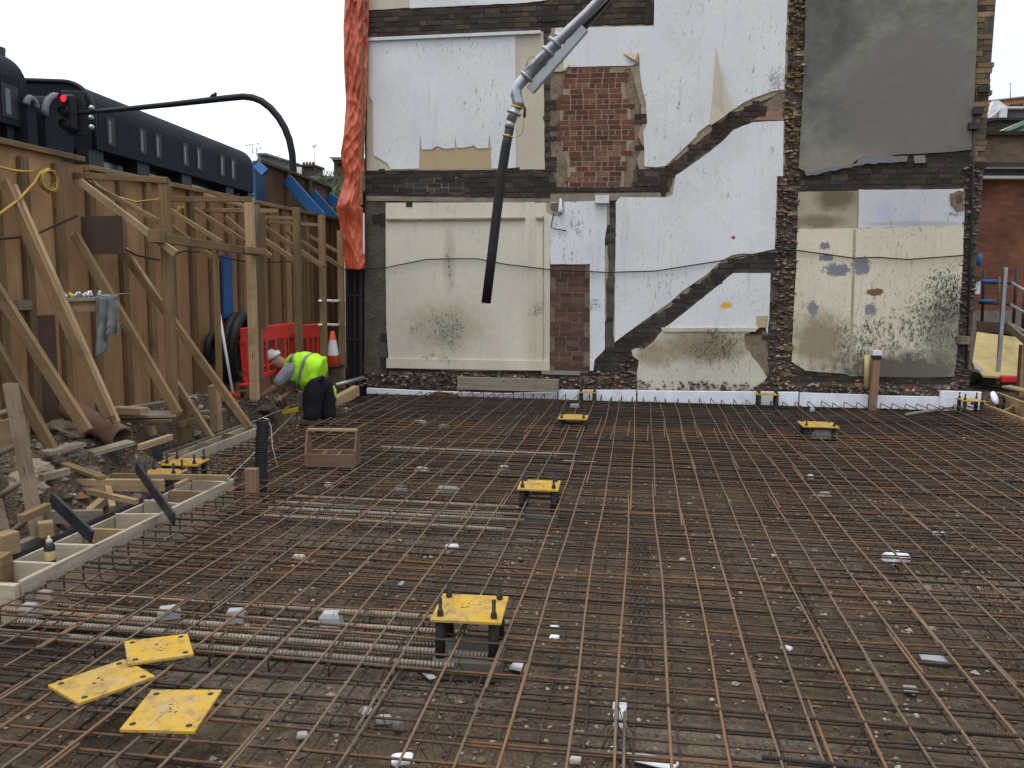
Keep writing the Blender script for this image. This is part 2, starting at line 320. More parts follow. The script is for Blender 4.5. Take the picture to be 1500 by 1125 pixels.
# ------------------------------------------------------------ mesh building
class MB:
    def __init__(s): s.v = []; s.f = []; s.uv = []; s.c = []; s.sm = []
    def add(s, vs, fs, uvs=None, col=(1, 1, 1), smooth=False):
        o = len(s.v); s.v += [Vector(x) for x in vs]
        for i, f in enumerate(fs):
            s.f.append([o + j for j in f]); s.c.append(col); s.sm.append(smooth)
            if uvs: s.uv.append(uvs[i])
            else:
                P = [Vector(vs[j]) for j in f]; n = (P[1] - P[0]).cross(P[2] - P[0])
                a = max(range(3), key=lambda q: abs(n[q])); q = [(1, 2), (0, 2), (0, 1)][a]
                s.uv.append([(p[q[0]], p[q[1]]) for p in P])
        return s
    def box(s, c, d, rz=0., col=(1, 1, 1), rot=None):
        R_ = rot or Matrix.Rotation(rz, 3, 'Z'); c = Vector(c)
        vs = [c + R_ @ Vector((x * d[0] / 2, y * d[1] / 2, z * d[2] / 2)) for z in (-1, 1) for y in (-1, 1) for x in (-1, 1)]
        return s.add(vs, [(0, 2, 3, 1), (4, 5, 7, 6), (0, 1, 5, 4), (1, 3, 7, 5), (3, 2, 6, 7), (2, 0, 4, 6)], col=col)
    def box2(s, a, b, col=(1, 1, 1)):
        return s.box([(a[i] + b[i]) / 2 for i in range(3)], [abs(b[i] - a[i]) for i in range(3)], col=col)
    def beam(s, a, b, w, h, upv=(0, 0, 1), col=(1, 1, 1)):
        a = Vector(a); b = Vector(b); d = (b - a); L = d.length; d = d / L
        sd_ = d.cross(Vector(upv))
        if sd_.length < 1e-3: sd_ = d.cross(Vector((1, 0, 0)))
        sd_.normalize(); u = sd_.cross(d)
        vs = []
        for p in (a, b):
            for q, r in ((-1, -1), (1, -1), (1, 1), (-1, 1)): vs.append(p + sd_ * (q * w / 2) + u * (r * h / 2))
        o = ru(0, 9); o2 = ru(0, 9); fs = []; uvs = []; acc = 0
        for i in range(4):
            j = (i + 1) % 4; wd = w if i % 2 == 0 else h
            fs.append((i, j, j + 4, i + 4)); uvs.append([(o, o2 + acc), (o, o2 + acc + wd), (o + L, o2 + acc + wd), (o + L, o2 + acc)]); acc += wd
        for f in ((3, 2, 1, 0), (4, 5, 6, 7)):
            fs.append(f); uvs.append([(o, o2), (o + .02, o2), (o + .02, o2 + h), (o, o2 + h)])
        return s.add(vs, fs, uvs, col)
    def tube(s, pts, r, n=6, cap=True, smooth=True, col=(1, 1, 1)):
        pts = [Vector(p) for p in pts]; m = len(pts)
        rs = r if isinstance(r, (list, tuple)) else [r] * m
        vs = []; fs = []; uvs = []; L = ru(0, 5); Ls = []
        t0 = (pts[1] - pts[0]).normalized()
        ref = Vector((0, 0, 1)) if abs(t0.z) < .9 else Vector((1, 0, 0))
        for i, p in enumerate(pts):
            t = (pts[min(i + 1, m - 1)] - pts[max(i - 1, 0)]).normalized()
            a = t.cross(ref)
            if a.length < .05: a = t.cross(Vector((1, .3, 0)))
            a.normalize(); b = a.cross(t); ref = b if i else b
            if i: L += (p - pts[i - 1]).length
            Ls.append(L)
            for k_ in range(n):
                an = 2 * math.pi * k_ / n; vs.append(p + (a * math.cos(an) + b * math.sin(an)) * rs[i])
        for i in range(m - 1):
            for k_ in range(n):
                j = (k_ + 1) % n; fs.append((i * n + k_, (i + 1) * n + k_, (i + 1) * n + j, i * n + j))
                v0 = k_ / n * .1; v1 = (k_ + 1) / n * .1; uvs.append([(Ls[i], v0), (Ls[i + 1], v0), (Ls[i + 1], v1), (Ls[i], v1)])
        if cap:
            for f in (list(range(n)), [(m - 1) * n + k_ for k_ in range(n)][::-1]): fs.append(f); uvs.append([(0, 0)] * n)
        return s.add(vs, fs, uvs, col, smooth)
    def lathe(s, c, prof, n=16, axis=(0, 0, 1), smooth=True, cap=True, col=(1, 1, 1)):
        c = Vector(c); ax = Vector(axis).normalized(); a = ax.orthogonal().normalized(); b = ax.cross(a)
        vs = [c + ax * h + (a * math.cos(2 * math.pi * k_ / n) + b * math.sin(2 * math.pi * k_ / n)) * r for r, h in prof for k_ in range(n)]
        fs = [(i * n + k_, i * n + (k_ + 1) % n, (i + 1) * n + (k_ + 1) % n, (i + 1) * n + k_) for i in range(len(prof) - 1) for k_ in range(n)]
        if cap: fs += [list(range(n))[::-1], [(len(prof) - 1) * n + k_ for k_ in range(n)]]
        return s.add(vs, fs, None, col, smooth)
    def prism(s, poly, d, col=(1, 1, 1)):
        """poly: 3-D outline, d: extrusion vector (from front face backwards)"""
        P = [Vector(p) for p in poly]; d = Vector(d); n = len(P)
        tris = tessellate_polygon([P])
        vs = P + [p + d for p in P]
        nn = Vector((0, 0, 0))
        for i in range(n): nn += P[i].cross(P[(i + 1) % n])
        fl = nn.dot(d) > 0
        fs = []
        for t in tris:
            tn = (P[t[1]] - P[t[0]]).cross(P[t[2]] - P[t[0]])
            t = tuple(t) if tn.dot(d) < 0 else tuple(t)[::-1]
            fs.append(t); fs.append(tuple(x + n for x in t)[::-1])
        for i in range(n):
            j = (i + 1) % n; fs.append((i, j, j + n, i + n) if fl else (j, i, i + n, j + n))
        return s.add(vs, fs, None, col)
    def build(s, name, mat, parent=None, bevel=0., smooth_all=False, disp=None):
        me = bpy.data.meshes.new(name)
        if parent is not None: o0 = ORI[parent]
        else:
            xs = [v.x for v in s.v]; ys = [v.y for v in s.v]; zs = [v.z for v in s.v]
            o0 = Vector(((min(xs) + max(xs)) / 2, (min(ys) + max(ys)) / 2, min(zs)))
        me.from_pydata([v - o0 for v in s.v], [], s.f)
        ul = me.uv_layers.new(name='UVMap'); ul.data.foreach_set('uv', [c for f in s.uv for p in f for c in p])
        ca = me.color_attributes.new('col', 'FLOAT_COLOR', 'CORNER')
        ca.data.foreach_set('color', [x for f, c in zip(s.f, s.c) for _ in f for x in (*c, 1.)])
        me.polygons.foreach_set('use_smooth', [smooth_all or x for x in s.sm])
        me.materials.append(M[mat] if isinstance(mat, str) else mat)
        o = bpy.data.objects.new(name, me); COL.objects.link(o)
        ORI[o] = o0
        if parent is not None: o.parent = parent
        else: o.location = o0
        if bevel:
            b = o.modifiers.new('bevel', 'BEVEL'); b.width = bevel; b.segments = 1; b.limit_method = 'ANGLE'
        return o
ORI = {}
def tag(o, label=None, cat=None, group=None, kind=None):
    if label: o['label'] = label
    if cat: o['category'] = cat
    if group: o['group'] = group
    if kind: o['kind'] = kind
    return o
def thing(name, loc, label, cat, group=None):
    o = bpy.data.objects.new(name, None); COL.objects.link(o); o.location = loc; o.empty_display_size = .1
    ORI[o] = Vector(loc); return tag(o, label, cat, group)
def copy_tree(o, loc=None, rz=None, label=None, parent=None):
    c = o.copy(); COL.objects.link(c)
    if parent is not None: c.parent = parent
    if loc is not None: c.location = loc
    if rz is not None: c.rotation_euler = (0, 0, rz)
    if label: c['label'] = label
    for ch in list(o.children): copy_tree(ch, parent=c)
    return c
def timber(name, a, b, w, h, label, cat='timber', mat='wood_stud', group=None, upv=(0, 0, 1)):
    return tag(MB().beam(a, b, w, h, upv).build(name, mat, bevel=.003), label, cat, group)
def ragged(pts, step=.05, amp=.012, seed=0., close=True):
    """a broken edge: the outline subdivided and jittered"""
    out = []; n = len(pts)
    for i in range(n):
        a = pts[i]; b = pts[(i + 1) % n]; L = (b - a).length; m = max(1, int(L / step)); d = (b - a) / L
        nrm = Vector((-d.z, 0, d.x))
        for j in range(m):
            t = j / m; p = a + (b - a) * t
            e_ = mnoise.noise(Vector((p.x * 9 + seed, seed, p.z * 9))) + .6 * mnoise.noise(Vector((p.x * 30 + seed, 3.1, p.z * 30)))
            out.append(p + nrm * e_ * amp)
    return out

# ------------------------------------------------------------ ground
def sstep(a, b, x):
    t = min(1, max(0, (x - a) / (b - a))); return t * t * (3 - 2 * t)
def gh(x, y):
    n1 = mnoise.fractal(Vector((x * .9, y * .9, 0)), 1.0, 2.1, 5)
    n2 = mnoise.fractal(Vector((x * 6, y * 6, 4)), .9, 2.1, 4)
    slab = -.225 + .016 * n1 + .012 * n2
    # left bank
    edge = -4.05 if y < 7.2 else -4.75
    edge += (.12 if y < 7.2 else .05) * n1
    bank = (.40 if y < 9 else .40 - .25 * sstep(9, 11, y)) + .07 * n1 + .035 * n2
    wdt = .75 if y < 7.2 else .3
    z = bank + (slab - bank) * sstep(edge - wdt, edge, x)
    if -4.5 < x < -3.85 and y < 7.4: z += .05 * n2
    if x < -5.45: z = .30
    if y > 13.6 and x > -5.5: z = .1
    if x > 5.6: z = max(z, .05 * sstep(5.6, 6, x) + -.23 * (1 - sstep(5.6, 6, x)))
    return z
def lin(a, b, s): 
    n = max(1, round((b - a) / s)); return [a + (b - a) * i / n for i in range(n)]
gx = [-900, -300, -100, -40, -20, -12, -8, -6.5] + lin(-5.8, -3.2, .035) + lin(-3.2, 6.2, .07) + [6.2, 7, 9, 12, 20, 40, 100, 300, 900]
gy = [-300, -60, -20, -8, -3] + lin(-.5, 14, .05) + [14, 15, 18, 25, 40, 80, 200, 500, 1500]
g = MB(); nx = len(gx)
g.v = [Vector((x, y, gh(x, y) if -8 < x < 8 and -3 < y < 15 else .3 if x < 0 else .1)) for y in gy for x in gx]
for j in range(len(gy) - 1):
    for i in range(nx - 1):
        f = (j * nx + i, j * nx + i + 1, (j + 1) * nx + i + 1, (j + 1) * nx + i); g.f.append(f); g.uv.append([(0, 0)] * 4); g.c.append((1, 1, 1)); g.sm.append(True)
tag(g.build('ground', 'soil'), kind='structure')
road = MB().box2((-40, -10, .304), (-5.7, 60, .305)).build('road', 'asphalt'); tag(road, kind='structure')
# gravel, rubble: nobody could count it
def stone(mb, c, r, col, flat=.7):
    rot = Matrix.Rotation(ru(0, 6), 3, 'Z') @ Matrix.Rotation(ru(-.5, .5), 3, 'X')
    vs = []
    for (x, y, z) in ((1, 0, 0), (.3, .9, .1), (-.8, .5, 0), (-.7, -.7, 0), (.4, -.9, 0), (.1, .1, 1), (0, 0, -1)):
        q_ = Vector((x * ru(.7, 1.2), y * ru(.7, 1.2), z * flat * ru(.7, 1.2))) * r; vs.append(Vector(c) + rot @ q_)
    fs = [(0, 1, 5), (1, 2, 5), (2, 3, 5), (3, 4, 5), (4, 0, 5), (1, 0, 6), (2, 1, 6), (3, 2, 6), (4, 3, 6), (0, 4, 6)]
    mb.add(vs, fs, None, col)
gr = MB()
for i in range(21000):
    y = .8 + 12.3 * rnd() ** 1.5; x = ru(-3.7, 5.3)
    if x < -.55 * y - 1 or x > .5 * y + 1.2: continue
    t = rnd(); b_ = ru(.7, 1.2)
    col = (.14 * b_, .115 * b_, .09 * b_) if t < .66 else ((.32 * b_, .265 * b_, .195 * b_) if t < .95 else (.46, .43, .38) if t < .985 else (.22, .10, .06))
    stone(gr, (x, y, gh(x, y) + .006), ru(.006, .017) * (1 if rnd() < .95 else 2.0), col)
tag(gr.build('gravel', 'bits'), 'loose gravel and stones on the dark soil under the steel mats', 'gravel', kind='stuff')
rb = MB()
for i in range(5200):
    y = ru(4.2, 13.1); x = ru(-5.35, -3.9)
    z = gh(x, y); t = rnd(); b_ = ru(.6, 1.2)
    col = (.10 * b_, .08 * b_, .062 * b_) if t < .6 else ((.27 * b_, .235 * b_, .19 * b_) if t < .93 else (.25, .115, .075) if t < .97 else (.5, .47, .42))
    stone(rb, (x, y, z), ru(.008, .028) if rnd() < .93 else ru(.03, .075), col)
tag(rb.build('rubble', 'bits'), 'broken stone and earth rubble along the bank below the plywood hoarding', 'rubble', kind='stuff')
rb2 = MB()
for i in range(1100):
    x = ru(-4.5, 6.2); y = ru(13.22, 13.30) if x < 4.5 else ru(12.9, 14.6); b_ = ru(.5, 1.1)
    z0 = ru(.08, .30) if x < 4.5 else ru(-.05, .12)
    col = (.17 * b_, .12 * b_, .085 * b_) if rnd() < .7 else (.34 * b_, .29 * b_, .22 * b_)
    stone(rb2, (x, y + .0, z0), ru(.012, .042), col)
tag(rb2.build('wall_foot_rubble', 'bits'), 'crumbled brick and mortar lying along the foot of the ruined wall', 'rubble', kind='stuff')

# ------------------------------------------------------------ the steel mats
XL, XR, YF, YN = -3.45, 5.15, 13.02, .9
def xleft(y): return -3.44 if y < 7.0 else -4.3
def holes(): return []
def barpath(a, b, n, jit, zj=.004):
    a = Vector(a); b = Vector(b); d = (b - a); side = Vector((d.y, -d.x, 0)).normalized(); L = d.length
    s0 = ru(0, 99); out = []
    for i in range(n + 1):
        t = i / n; e_ = mnoise.noise(Vector((s0, t * L * .45, 0))) * jit
        out.append(a + d * t + side * e_ + Vector((0, 0, mnoise.noise(Vector((s0, 7, t * L * .8))) * zj)))
    return out
cand = []
LB = 'rusty steel reinforcing bar of the top mat running towards the ruined wall'
CB = 'rusty steel reinforcing bar of the top mat lying parallel to the ruined wall'
x = -4.2; nl = 0
while x < 5.1:
    y1 = YF - ru(0, .03); y = 7.3 if x < -3.42 else YN - ru(0, .3)
    sl = ru(-.006, .006) + (.012 if x < -1.5 else 0); first = True; off = 0
    # bars of different lengths lapped side by side
    cuts = [y]
    yy = y + ru(1.5, 4.2)
    while yy < y1 - 1.5: cuts.append(yy); yy += ru(3.2, 5.0)
    cuts.append(y1)
    for a_, b_ in zip(cuts, cuts[1:]):
        lap = .0 if a_ == cuts[0] else .38
        off = -off if off else ru(.006, .012) * random.choice((-1, 1))
        xa = x + off + sl * (a_ - 7); xb = x + off + sl * (b_ - 7) + ru(-.02, .02)
        cand.append(('L', (xa, a_ - lap, .008), (xb, b_ + (.0 if b_ == y1 else .12), .008)))
    x += .2 + ru(-.022, .022)
y = .95; k_ = 0
while y < YF - .02:
    x0 = xleft(y) + .02; x1 = XR - .05
    if rnd() < .62:
        c_ = ru(x0 + 1.5, x1 - 1.5); o_ = ru(.02, .04); s_ = ru(-.02, .02)
        cand.append(('C', (x0, y, -.006), (c_ + .4, y + s_, -.006))); cand.append(('C', (c_ - .4, y + s_ + o_, -.006), (x1, y + o_ + ru(-.03, .03), -.006)))
    else: cand.append(('C', (x0, y, -.006), (x1, y + ru(-.04, .04), -.006)))
    y += (.142 if rnd() < .8 else .06) + ru(-.02, .02)
def seen(c_): # rough size in the picture
    return -min((Vector(c_[1])).length, (Vector(c_[2])).length, ((Vector(c_[1]) + Vector(c_[2])) / 2).length)
cand.sort(key=seen, reverse=True)
rest = MB(); nind = 0
for kd, a_, b_ in cand:
    L = (Vector(b_) - Vector(a_)).length; n = max(3, int(L / .35)); r = .0068 if kd == 'L' else .0062
    pts = barpath(a_, b_, n, .03 if kd == 'L' else .042, .014)
    if nind < 268:
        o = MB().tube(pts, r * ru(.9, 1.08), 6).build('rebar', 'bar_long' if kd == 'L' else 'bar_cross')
        mx = (a_[0] + b_[0]) / 2; my = (a_[1] + b_[1]) / 2
        if kd == 'L':
            wx = 'left of the yellow plates' if mx < -1.05 else ('in line with yellow plates' if mx < -.6 else ('right of the yellow plates' if mx < 1.6 else 'far right'))
            wy = 'near the camera' if my < 4.6 else ('in the middle distance' if my < 9 else 'ending by the ruined wall')
            lb_ = 'rusty bar running towards the wall ' + wx + ', ' + wy
        else:
            wy = 'in front of the nearest yellow plate' if my < 3.95 else ('level with the nearest yellow plate' if my < 4.5 else ('between the nearest and second yellow plates' if my < 6.8 else ('between the second and far middle yellow plates' if my < 10.3 else 'beyond the far middle yellow plate')))
            wx = ' on the left' if mx < -.9 else (' on the right' if mx > 1.9 else '')
            lb_ = 'rusty bar lying crosswise ' + wy + wx
        tag(o, lb_, 'steel bar', 'top mat bars: ' + lb_); nind += 1
    else: rest.tube(pts, r, 5)
# ribbed heavier bars near the camera
RL = 'heavier dark ribbed steel bar lying across the top mat close to the camera'
for (ya, x0, x1, dy) in ((2.62, -1.3, 3.6, .05), (2.68, -1.3, 3.7, .05), (2.38, -.3, 3.4, .0), (3.5, .1, 4.2, .05), (2.98, 0.1, 3.2, .04), (2.18, -1.2, 2.6, -.03), (3.16, .5, 4.0, -.02)):
    tag(MB().tube(barpath((x0, ya, .012), (x1, ya + dy - .12, .012), 14, .02), .0095, 8).build('rebar', 'bar_ribbed'), RL, 'steel bar', 'heavier ribbed bars near the camera')
# short starter bars over the middle column lines
for i in range(16):
    xx = -1.5 + i * .2 + ru(-.02, .02); yy = 9.6 + (i % 2) * .25
    tag(MB().tube(barpath((xx, yy, .022), (xx + .02, yy + ru(1.0, 1.3), .022), 4, .01), .0065, 6).build('rebar', 'bar_long'),
        'short steel bar tied between the longer bars of the mat near the wall', 'steel bar', 'short extra bars near the wall')
# bottom mat: past three hundred of the kind
x = -4.2
while x < 5.1:
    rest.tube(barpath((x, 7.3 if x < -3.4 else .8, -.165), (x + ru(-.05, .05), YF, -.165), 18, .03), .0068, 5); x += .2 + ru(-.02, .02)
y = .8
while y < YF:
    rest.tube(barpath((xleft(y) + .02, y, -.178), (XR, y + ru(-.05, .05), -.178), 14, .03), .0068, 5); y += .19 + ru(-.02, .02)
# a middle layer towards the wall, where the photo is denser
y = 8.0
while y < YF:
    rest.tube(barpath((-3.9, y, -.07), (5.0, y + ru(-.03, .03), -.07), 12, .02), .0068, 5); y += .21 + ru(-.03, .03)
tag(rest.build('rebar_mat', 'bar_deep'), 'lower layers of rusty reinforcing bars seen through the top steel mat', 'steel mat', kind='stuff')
# tie wire knots on the crossings
tw = MB()
for i in range(1500):
    y = 1.6 + 9 * rnd() ** 1.4; xx = round(ru(-3.3, 4.9) / .2) * .2 + ru(-.01, .01)
    if abs(xx) > .62 * y + 1.5: continue
    a_ = Vector((xx, y, .014)); 
    for s_ in (-1, 1): tw.tube([a_, a_ + Vector((ru(-.02, .02), s_ * ru(.01, .03), ru(-.02, .025)))], .0013, 3)
tag(tw.build('tie_wire', 'wire'), 'thin black tie wire twisted round the bar crossings', 'wire', kind='stuff')
# continuous wire chairs (zigzag spacers)
zi = 0
for (cx, y0, y1) in ((-2.35, 3.2, 5.6), (-1.15, 2.0, 3.9), (-.82, 2.4, 3.9), (-.05, 2.1, 3.6), (.05, 4.0, 6.2), (.95, 2.2, 3.6), (1.0, 4.1, 5.9), (1.85, 2.4, 4.6), (2.15, 4.4, 6.8), (2.9, 3.2, 5.4), (3.4, 5.0, 7.2), (-2.2, 7.6, 9.4), (-.6, 7.4, 9.4), (1.1, 7.2, 9.2)):
    z = MB(); n = int((y1 - y0) / .075)
    tp = Vector((cx, y0, -.02))
    for s_ in (-1, 1):
        pts = []
        for i in range(n + 1):
            yy = y0 + i * .075
            pts.append((cx, yy, -.02) if i % 2 else (cx + s_ * .065, yy, -.18))
        z.tube(pts, .0021, 4, smooth=False)
    z.tube([(cx, y0, -.018), (cx + .01, (y0 + y1) / 2, -.018), (cx, y1, -.018)], .0028, 5)
    tag(z.build('wire_spacer', 'wire'), 'zigzag wire chair holding the top mat above the lower mat', 'spacer', 'zigzag wire spacers')
# thick pale ribbed beam bars, two bundles
TB = 'thick pale ribbed beam bar lying below the top mat'
def bundle(x0, x1, y0, y1, n, extra, z0=-.10):
    for i in range(n):
        yy = y0 + (y1 - y0) * i / (n - 1) + ru(-.02, .02); zz = z0 - (i % 2) * .05
        a_ = x0 + ru(-.15, .15); b_ = x1 + ru(-.2, .2)
        tag(MB().tube(barpath((a_, yy, zz), (b_, yy + ru(-.03, .03), zz), 8, .02), .0150, 10).build('beam_bar', 'bar_thick'), TB + extra, 'steel bar', 'beam bars' + extra)
bundle(-3.5, -.85, 3.93, 4.52, 9, ' beside the nearest yellow plate')
bundle(-3.0, -.9, 6.35, 7.05, 8, ' left of the second yellow plate')
bundle(-3.0, -.6, 8.9, 9.3, 4, ' far beyond the second plate', -.08)
for (xs, y0, y1) in (([-3.1 + i * .32 for i in range(7)], 3.9, 4.55), ([-2.8 + i * .3 for i in range(6)], 6.3, 7.1)):
    for xx in xs:
        pts = [(xx, y0, -.07), (xx, y1, -.07), (xx, y1 + .01, -.18), (xx, y0, -.18), (xx, y0, -.075)]
        tag(MB().tube(pts, .0055, 6).build('stirrup', 'bar_cross'), 'dark steel stirrup looped round the thick pale beam bars', 'steel link', 'stirrups round the beam bars')
# hairpin bars along the edges
def hairpin(p, d, lab, grp):
    p = Vector(p); d = Vector(d); dn = d.normalized(); u = Vector((0, 0, 1))
    pts = [p + d, p + dn * .035, p + dn * .01 - u * .01, p - u * .04, p - u * .12, p - u * .16 + dn * .01, p - u * .18 + dn * .04, p + d * .8 - u * .18]
    tag(MB().tube([q_ + Vector((0, 0, .022)) for q_ in pts], .0062, 6).build('hairpin_bar', 'bar_cross'), lab, 'steel bar', grp)
y = 3.0
while y < 6.9:
    hairpin((-3.43 + ru(-.01, .012), y, ru(-.004, .012)), (ru(.5, .7), ru(-.02, .02), 0), 'bent hairpin bar standing at the edge of the mat along the near timber shutter', 'hairpin bars along the near shutter'); y += .17 + ru(-.02, .02)
y = 7.5
while y < 10.2:
    hairpin((-4.3, y, 0), (.6, 0, 0), 'bent hairpin bar at the edge of the mat along the far left timber shutter', 'hairpin bars along the far left shutter'); y += .17 + ru(-.02, .02)
x = -3.4
while x < 5.1:
    hairpin((x, 13.06 + ru(-.012, .012), ru(.02, .06)), (ru(-.02, .02), -.6, 0), 'upright hairpin bar at the far edge of the mat before the white foam strip', 'hairpin bars along the foam strip'); x += .17 + ru(-.02, .02)
y = 9.6
while y < 12.9:
    hairpin((5.1, y, 0), (-.5, 0, 0), 'bent hairpin bar at the edge of the mat along the right timber shutter', 'hairpin bars along the right shutter'); y += .18

# ------------------------------------------------------------ yellow plates with bolts on posts
def bolts(rt_, c, hw, hd, rot, s=1.0, caps=True):
    for ix, iy in ((-1, -1), (1, -1), (1, 1), (-1, 1)):
        p_ = Vector(c) + rot @ Vector((ix * hw, iy * hd, 0))
        h_ = .105 * s * ru(.9, 1.1)
        b_ = MB().lathe(p_ - Vector((0, 0, .16)), [(.010 * s, 0), (.010 * s, .16), (.017 * s, .162), (.017 * s, .19), (.011 * s, .192), (.0125 * s, .16 + h_), (.008 * s, .162 + h_)], 10).build('stud', 'rubber', rt_)
        MB().lathe(p_ + Vector((0, 0, .004)), [(.022 * s, 0), (.022 * s, .018 * s)], 6, smooth=False).build('nut', 'dark_steel', b_) if True else None
def plate_stand(c, w_, d_, rz, lab, scr=None, legs=True):
    rot = Matrix.Rotation(rz, 3, 'Z'); c = Vector(c)
    t = thing('bolt_template', (c.x, c.y, -.3), lab, 'bolt template', 'yellow plates standing on tubes with four bolts')
    MB().box(c, (w_, d_, .016), rz).build('plate', 'yellow_plate', t, bevel=.002)
    bolts(t, c + Vector((0, 0, .008)), w_ * .38, d_ * .36, rot, .85)
    for ix, iy in ((-1, -1), (1, -1), (1, 1), (-1, 1)):
        p_ = c + rot @ Vector((ix * w_ * .38, iy * d_ * .36, 0))
        MB().tube([(p_.x, p_.y, -.11), (p_.x, p_.y, c.z - .009)], .027, 12).build('tube', 'dark_timber', t)
    mk = MB()
    for i in range(7):
        p_ = c + rot @ Vector((ru(-.05, .05), ru(-.05, .05), .0092)); mk.box(p_, (ru(.008, .022), .003, .0012), ru(0, 3))
    mk.build('pencil_marks', 'dark_timber', t)
    MB().box((c.x, c.y, -.165), (w_ * .98, d_ * .95, .11), rz).build('base_block', 'block_dirty', t, bevel=.01)
    return t
plate_stand((-.835, 4.2, .10), .36, .36, .05, 'nearest yellow square plate with four black bolts, standing over the steel mat')
plate_stand((-.80, 6.95, .10), .34, .34, .03, 'second nearest yellow bolt plate, in the middle of the mat beyond the thick pale bars')
c_ = at(840, 611, Z=.10); plate_stand((c_.x, c_.y, .10), .36, .38, 0, 'small far yellow bolt plate in the middle of the mat, just before the foam strip')
c_ = at(1198, 622, Z=.10); plate_stand((c_.x, c_.y, .10), .42, .40, 0, 'far right yellow bolt plate above grey blocks near the wooden post')
c_ = at(861, 574, Y=12.9); plate_stand((c_.x, 12.9, c_.z), .27, .25, 0, 'narrow yellow bolt plate against the foam strip below the bricked doorway')
c_ = at(1124, 577, Y=12.9); plate_stand((c_.x, 12.9, c_.z), .33, .25, 0, 'yellow bolt plate against the foam strip below the stone pillar')
c_ = at(1420, 585, Y=12.9); plate_stand((c_.x, 12.85, c_.z), .30, .3, 0, 'yellow bolt plate at the right end of the foam strip beside the timber shutter')
c_ = at(272, 677, Z=.09); plate_stand((c_.x, c_.y, .09), .34, .30, .1, 'yellow bolt plate at the left edge of the mat beside the far left shutter')
c_ = at(240, 692, Z=.07); plate_stand((c_.x, c_.y, .07), .34, .24, .1, 'lower yellow bolt plate at the left edge, between the two timber shutters')
def loose(px, z, lab):
    P = [at(a, b, Z=z) for a, b in px]; cc = sum(P, Vector((0, 0, 0))) / 4
    t = thing('loose_plate', (cc.x, cc.y, z), lab, 'yellow plate', 'loose yellow plates lying on the mat')
    MB().prism(P, (0, 0, -.014)).build('plate', 'yellow_plate', t, bevel=.0015)
    mk = MB()
    for p_ in P:
        h_ = cc + (p_ - cc) * .76; h_.z = z + .0006; MB().lathe(h_, [(.0125, 0), (.0125, .001)], 14).build('bolt_hole', 'ply_black', t)
    for i in range(8): mk.box(cc + Vector((ru(-.035, .035), ru(-.04, .04), .001)), (ru(.006, .02), .0028, .0012), ru(0, 3))
    mk.build('pencil_marks', 'dark_timber', t)
loose([(175, 1068), (285, 1071), (325, 1010), (222, 1010)], .035, 'loose yellow plate nearest the camera, squarest of the three on the mat')
loose([(70, 1003), (115, 1030), (228, 990), (182, 965)], .035, 'loose pale yellow plate at far left, under the corner of another plate')
loose([(187, 972), (284, 958), (275, 928), (182, 939)], .053, 'loose scuffed yellow plate farthest back, overlapping its neighbour')

# ------------------------------------------------------------ spacer blocks and scraps on the mats
def block(px, py, z, s, lab, mat='white_block', rz=None, grp=None, name='spacer_block'):
    z = max(z, -.20); p_ = at(px, py, Z=z); rz = ru(-.6, .6) if rz is None else rz; s = tuple(q * .78 for q in s) if name == 'spacer_block' else s
    R3 = Matrix.Rotation(rz, 3, 'Z'); m_ = MB(); a_, b_, h_ = s
    vs = []
    for zz, sc_ in ((0, 1.), (h_ * .65, ru(.95, 1.02)), (h_, ru(.6, .8))):
        for ix, iy in ((-1, -1), (1, -1), (1, 1), (-1, 1)): vs.append(p_ + R3 @ Vector((ix * a_ / 2 * sc_ * ru(.9, 1.08), iy * b_ / 2 * sc_ * ru(.9, 1.08), zz)))
    fs = [(3, 2, 1, 0), (8, 9, 10, 11)] + [(l * 4 + i, l * 4 + (i + 1) % 4, l * 4 + 4 + (i + 1) % 4, l * 4 + 4 + i) for l in (0, 1) for i in range(4)]
    m_.add(vs, fs); return tag(m_.build(name, mat, bevel=.004), lab, 'block' if name == 'spacer_block' else 'scrap', grp)
block(345, 912, -.08, (.12, .08, .10), 'white concrete spacer block third from left, on the thick pale bars')
block(485, 916, -.08, (.15, .10, .10), 'white concrete spacer block with a bar resting on it, nearest the yellow plate')
block(248, 905, -.08, (.16, .10, .085), 'white concrete spacer block lying tilted behind the loose yellow plates', rz=.5)
block(45, 905, -.10, (.13, .09, .11), 'white concrete spacer block at far left under the near shutter corner')
block(68, 892, -.10, (.12, .08, .14), 'taller pale spacer block touching the near shutter corner', mat='wood_grey')
block(582, 900, -.06, (.045, .03, .02), 'small pinkish paper scrap by the thick bars before the yellow plate', name='paper_scrap')
block(622, 985, -.20, (.20, .04, .012), 'white plastic strip lying under the bars left below the nearest yellow plate', 'white_plastic', rz=-.85, name='plastic_strip')
block(760, 980, -.22, (.09, .06, .03), 'white wedge scrap right of the nearest yellow plate', 'white_plastic', name='plastic_scrap')
block(812, 920, -.02, (.05, .035, .012), 'small white card, upper one of two right of the nearest plate', 'white_plastic', 0, name='card_scrap')
block(812, 934, -.02, (.05, .035, .012), 'small white card, lower one of two right of the nearest plate', 'white_plastic', 0, name='card_scrap')
block(908, 1062, -.12, (.075, .07, .10), 'white foam block wedged upright under near crossing bars', 'polystyrene', 0)
block(908, 1037, -.05, (.06, .05, .025), 'small white foam chip just behind the upright foam block', 'polystyrene', 0, name='foam_scrap')
block(940, 1112, -.24, (.30, .07, .012), 'long white board scrap at the bottom edge of the picture', 'white_plastic', -.25, name='board_scrap')
block(590, 1116, -.15, (.09, .06, .03), 'white lump at the bottom edge left of centre', 'polystyrene', name='foam_scrap')
block(562, 1058, -.22, (.09, .06, .04), 'dirty white spacer leaning on a diagonal lower bar', 'white_block')
